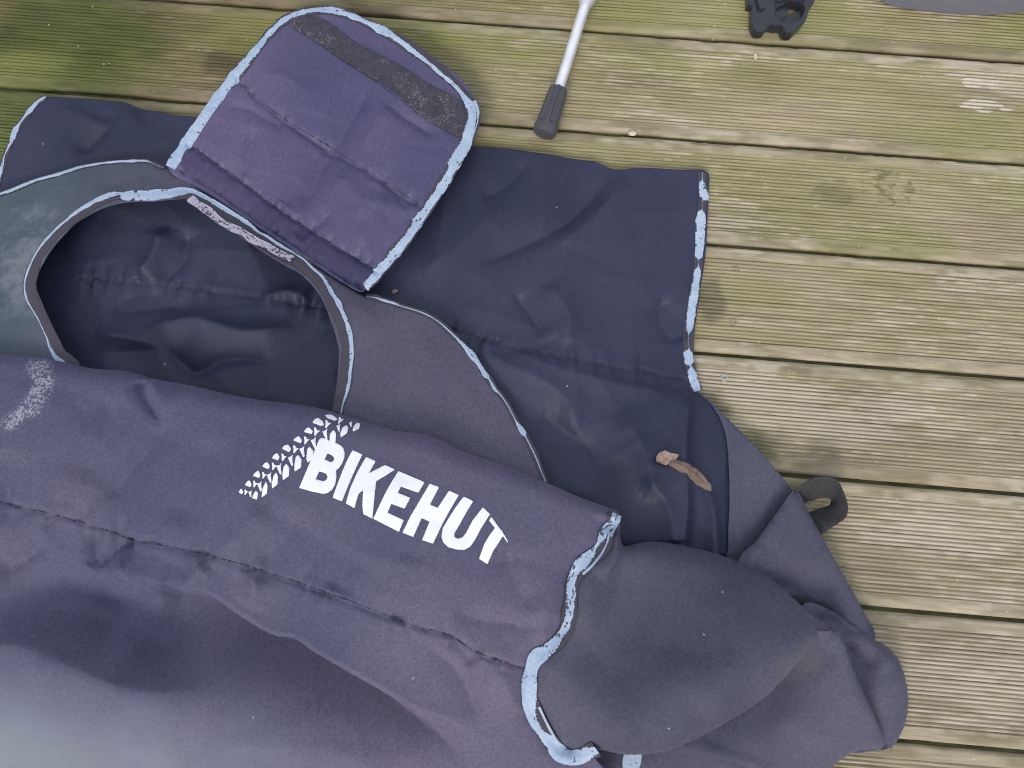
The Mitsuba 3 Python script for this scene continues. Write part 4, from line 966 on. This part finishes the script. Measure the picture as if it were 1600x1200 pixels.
# ------------------------------------------------------------------ grey tub corner, top right
base_px = [(1376, -60), (1376, -12), (1379, 0), (1390, 5), (1409, 10), (1437, 14), (1459, 16.5), (1483, 19), (1506, 20.8), (1533, 21.6), (1561, 21), (1584, 19.4), (1600, 17.5), (1650, 12), (1700, 0), (1720, -60), (1720, -260), (1376, -260)]
Z0 = .010
w2 = at(spline(base_px, True, 4), Z0)
pl = Polygon(w2).buffer(0)
rings, hs = [], []
for inset, z in ((.010, .0), (.003, .003), (0, .010), (.0015, .030), (.003, .050), (-.002, .052), (-.004, .056), (-.003, .060), (.004, .062), (.012, .060), (.016, .052), (.022, .020), (.05, .016)):
    r_ = np.array(pl.buffer(-inset).exterior.coords)
    rr = resample(r_, .004)[0]
    tq = np.linspace(0, 1, 240, endpoint=False)
    s_ = np.concatenate([[0], np.cumsum(np.linalg.norm(np.diff(r_, axis=0), axis=1))]); s_ /= s_[-1]
    ct = np.array(pl.centroid.coords[0])
    an = np.unwrap(np.arctan2(r_[:, 1] - ct[1], r_[:, 0] - ct[0]))
    o = np.argsort(np.mod(an, 2 * np.pi))
    am = np.mod(an, 2 * np.pi)[o]
    rad = np.linalg.norm(r_ - ct, axis=1)[o]
    th = tq * 2 * np.pi
    R_ = np.interp(th, np.r_[am - 2 * np.pi, am, am + 2 * np.pi], np.r_[rad, rad, rad])
    rings.append(np.column_stack([ct[0] + R_ * np.cos(th), ct[1] + R_ * np.sin(th), np.full(240, z)]))
nr = len(rings)
V = np.vstack(rings + [np.array([[*ct, .016], [*ct, 0.0]])])
i, j = np.meshgrid(np.arange(nr - 1), np.arange(240), indexing='ij')
q = np.stack([i * 240 + j, i * 240 + (j + 1) % 240, (i + 1) * 240 + (j + 1) % 240, (i + 1) * 240 + j], -1).reshape(-1, 4)
jj = np.arange(240)
F = np.vstack([q[:, [0, 1, 2]], q[:, [0, 2, 3]], np.column_stack([(nr - 1) * 240 + jj, (nr - 1) * 240 + (jj + 1) % 240, jj * 0 + nr * 240]), np.column_stack([(jj + 1) % 240, jj, jj * 0 + nr * 240 + 1])])
put('plastic_tub', (V, F), 'grey_plastic', 40)
labels['plastic_tub'] = {'label': 'rounded edge of a dark grey plastic tub at the top right corner', 'category': 'tub'}

# ------------------------------------------------------------------ dead leaf and small litter
def surf_pt(px):
    xy = at_surf(np.array([px], float), lining.z)
    return np.array([xy[0, 0], xy[0, 1], float(lining.z(xy)[0])])


labels['dead_leaf'] = {'label': 'curled brown dead leaf lying on the dark lining near the strap loop', 'category': 'leaf'}
path = spline([(1044, 722, 4), (1056, 726, 8), (1070, 732, 10), (1085, 744, 10.5), (1098, 755, 9), (1107, 763, 6), (1111, 767, 1.5)], step=2)
cpt = np.array([surf_pt(p[:2]) for p in path])
cpt = np.column_stack([cpt[:, :2], np.convolve(np.pad(cpt[:, 2], 6, 'edge'), np.ones(13) / 13, 'valid')])
tt = np.gradient(cpt, axis=0); tt /= np.linalg.norm(tt, axis=1, keepdims=True)
nn = np.cross([0, 0, 1.0], tt); nn /= np.linalg.norm(nn, axis=1, keepdims=True)
th = np.linspace(-.25, 3.1, 22)
rad = path[:, 2] * .00066 
rj = 1 + .30 * (meshkit.noise(np.stack([np.repeat(np.arange(len(path)) * .35, 22), np.tile(th * 1.5, len(path)), np.zeros(len(path) * 22)], 1) + 20).reshape(len(path), 22) - .5)
P = cpt[:, None] + (rad[:, None] * rj)[..., None] * (np.cos(th)[None, :, None] * nn[:, None] + (np.sin(th + .5) * .55 + .45)[None, :, None] * np.array([0, 0, 1.0]))
n, m = len(path), 22
i, j = np.meshgrid(np.arange(n - 1), np.arange(m - 1), indexing='ij'); a = (i * m + j).ravel()
Fl = np.vstack([np.column_stack([a, a + m, a + m + 1]), np.column_stack([a, a + m + 1, a + 1])])
put('dead_leaf__rolled_blade', (P.reshape(-1, 3), Fl), 'veined_leaf', True, uv=np.column_stack([np.repeat(np.linspace(0, 1, n), m), np.tile(np.linspace(-1, 1, m), n)]))
out = [(1024, 714), (1030, 707), (1038, 704.5), (1046, 709), (1060, 710.5), (1054, 720), (1046, 720), (1040, 728), (1032, 725), (1024, 721)]
hp = Polygon([tuple(surf_pt(p)[:2]) for p in out])
V, F = mesh_sheet(hp, lambda X: lining.z(X) + .004 + .010 * np.abs(meshkit.fbm(np.column_stack([X * 95 + 9, X[:, 0] * 0 + 3]), 3, 5) - .45) + .10 * np.abs((X[:, 1] - surf_pt((1040, 714))[1])), .0014, .0005)
put('dead_leaf__crumpled_tip', (V, F), 'pale_leaf', 30)
labels['dead_leaf__crumpled_tip'] = {'label': 'paler crumpled end of the leaf'}
p0 = surf_pt((617, 456))


def chip(c, rx, ry, rz, rot, seed):
    s = trimesh.creation.icosphere(3, 1.0)
    v = s.vertices * (0.75 + 0.5 * meshkit.fbm(s.vertices * 1.6 + 20 + seed, 2)[:, None]) * [rx, ry, rz]
    cc, ss = math.cos(rot), math.sin(rot)
    s.vertices = v @ np.array([[cc, ss, 0], [-ss, cc, 0], [0, 0, 1]]) + c
    return s


put('leaf_scrap', chip(p0 + [0, 0, .0022], .0045, .0028, .0018, .6, 1), 'dry_leaf', True)
labels['leaf_scrap'] = {'label': 'tiny brown leaf scrap on the lining beside the right corner of the flap', 'category': 'leaf'}
put('seed_husk', chip(np.array([*W(988, 209), .0012]), .0060, .0035, .003, .1, 2), 'seed', True)
labels['seed_husk'] = {'label': 'pale oval seed husk lying at the board gap right of the pole foot', 'category': 'seed'}
put('seed_husk', chip(np.array([*W(1180, 89), .0012]), .0026, .0050, .0022, .1, 3), 'seed', True)
labels['seed_husk_001'] = {'label': 'small pale seed husk on the boards just below the black clip', 'category': 'seed'}
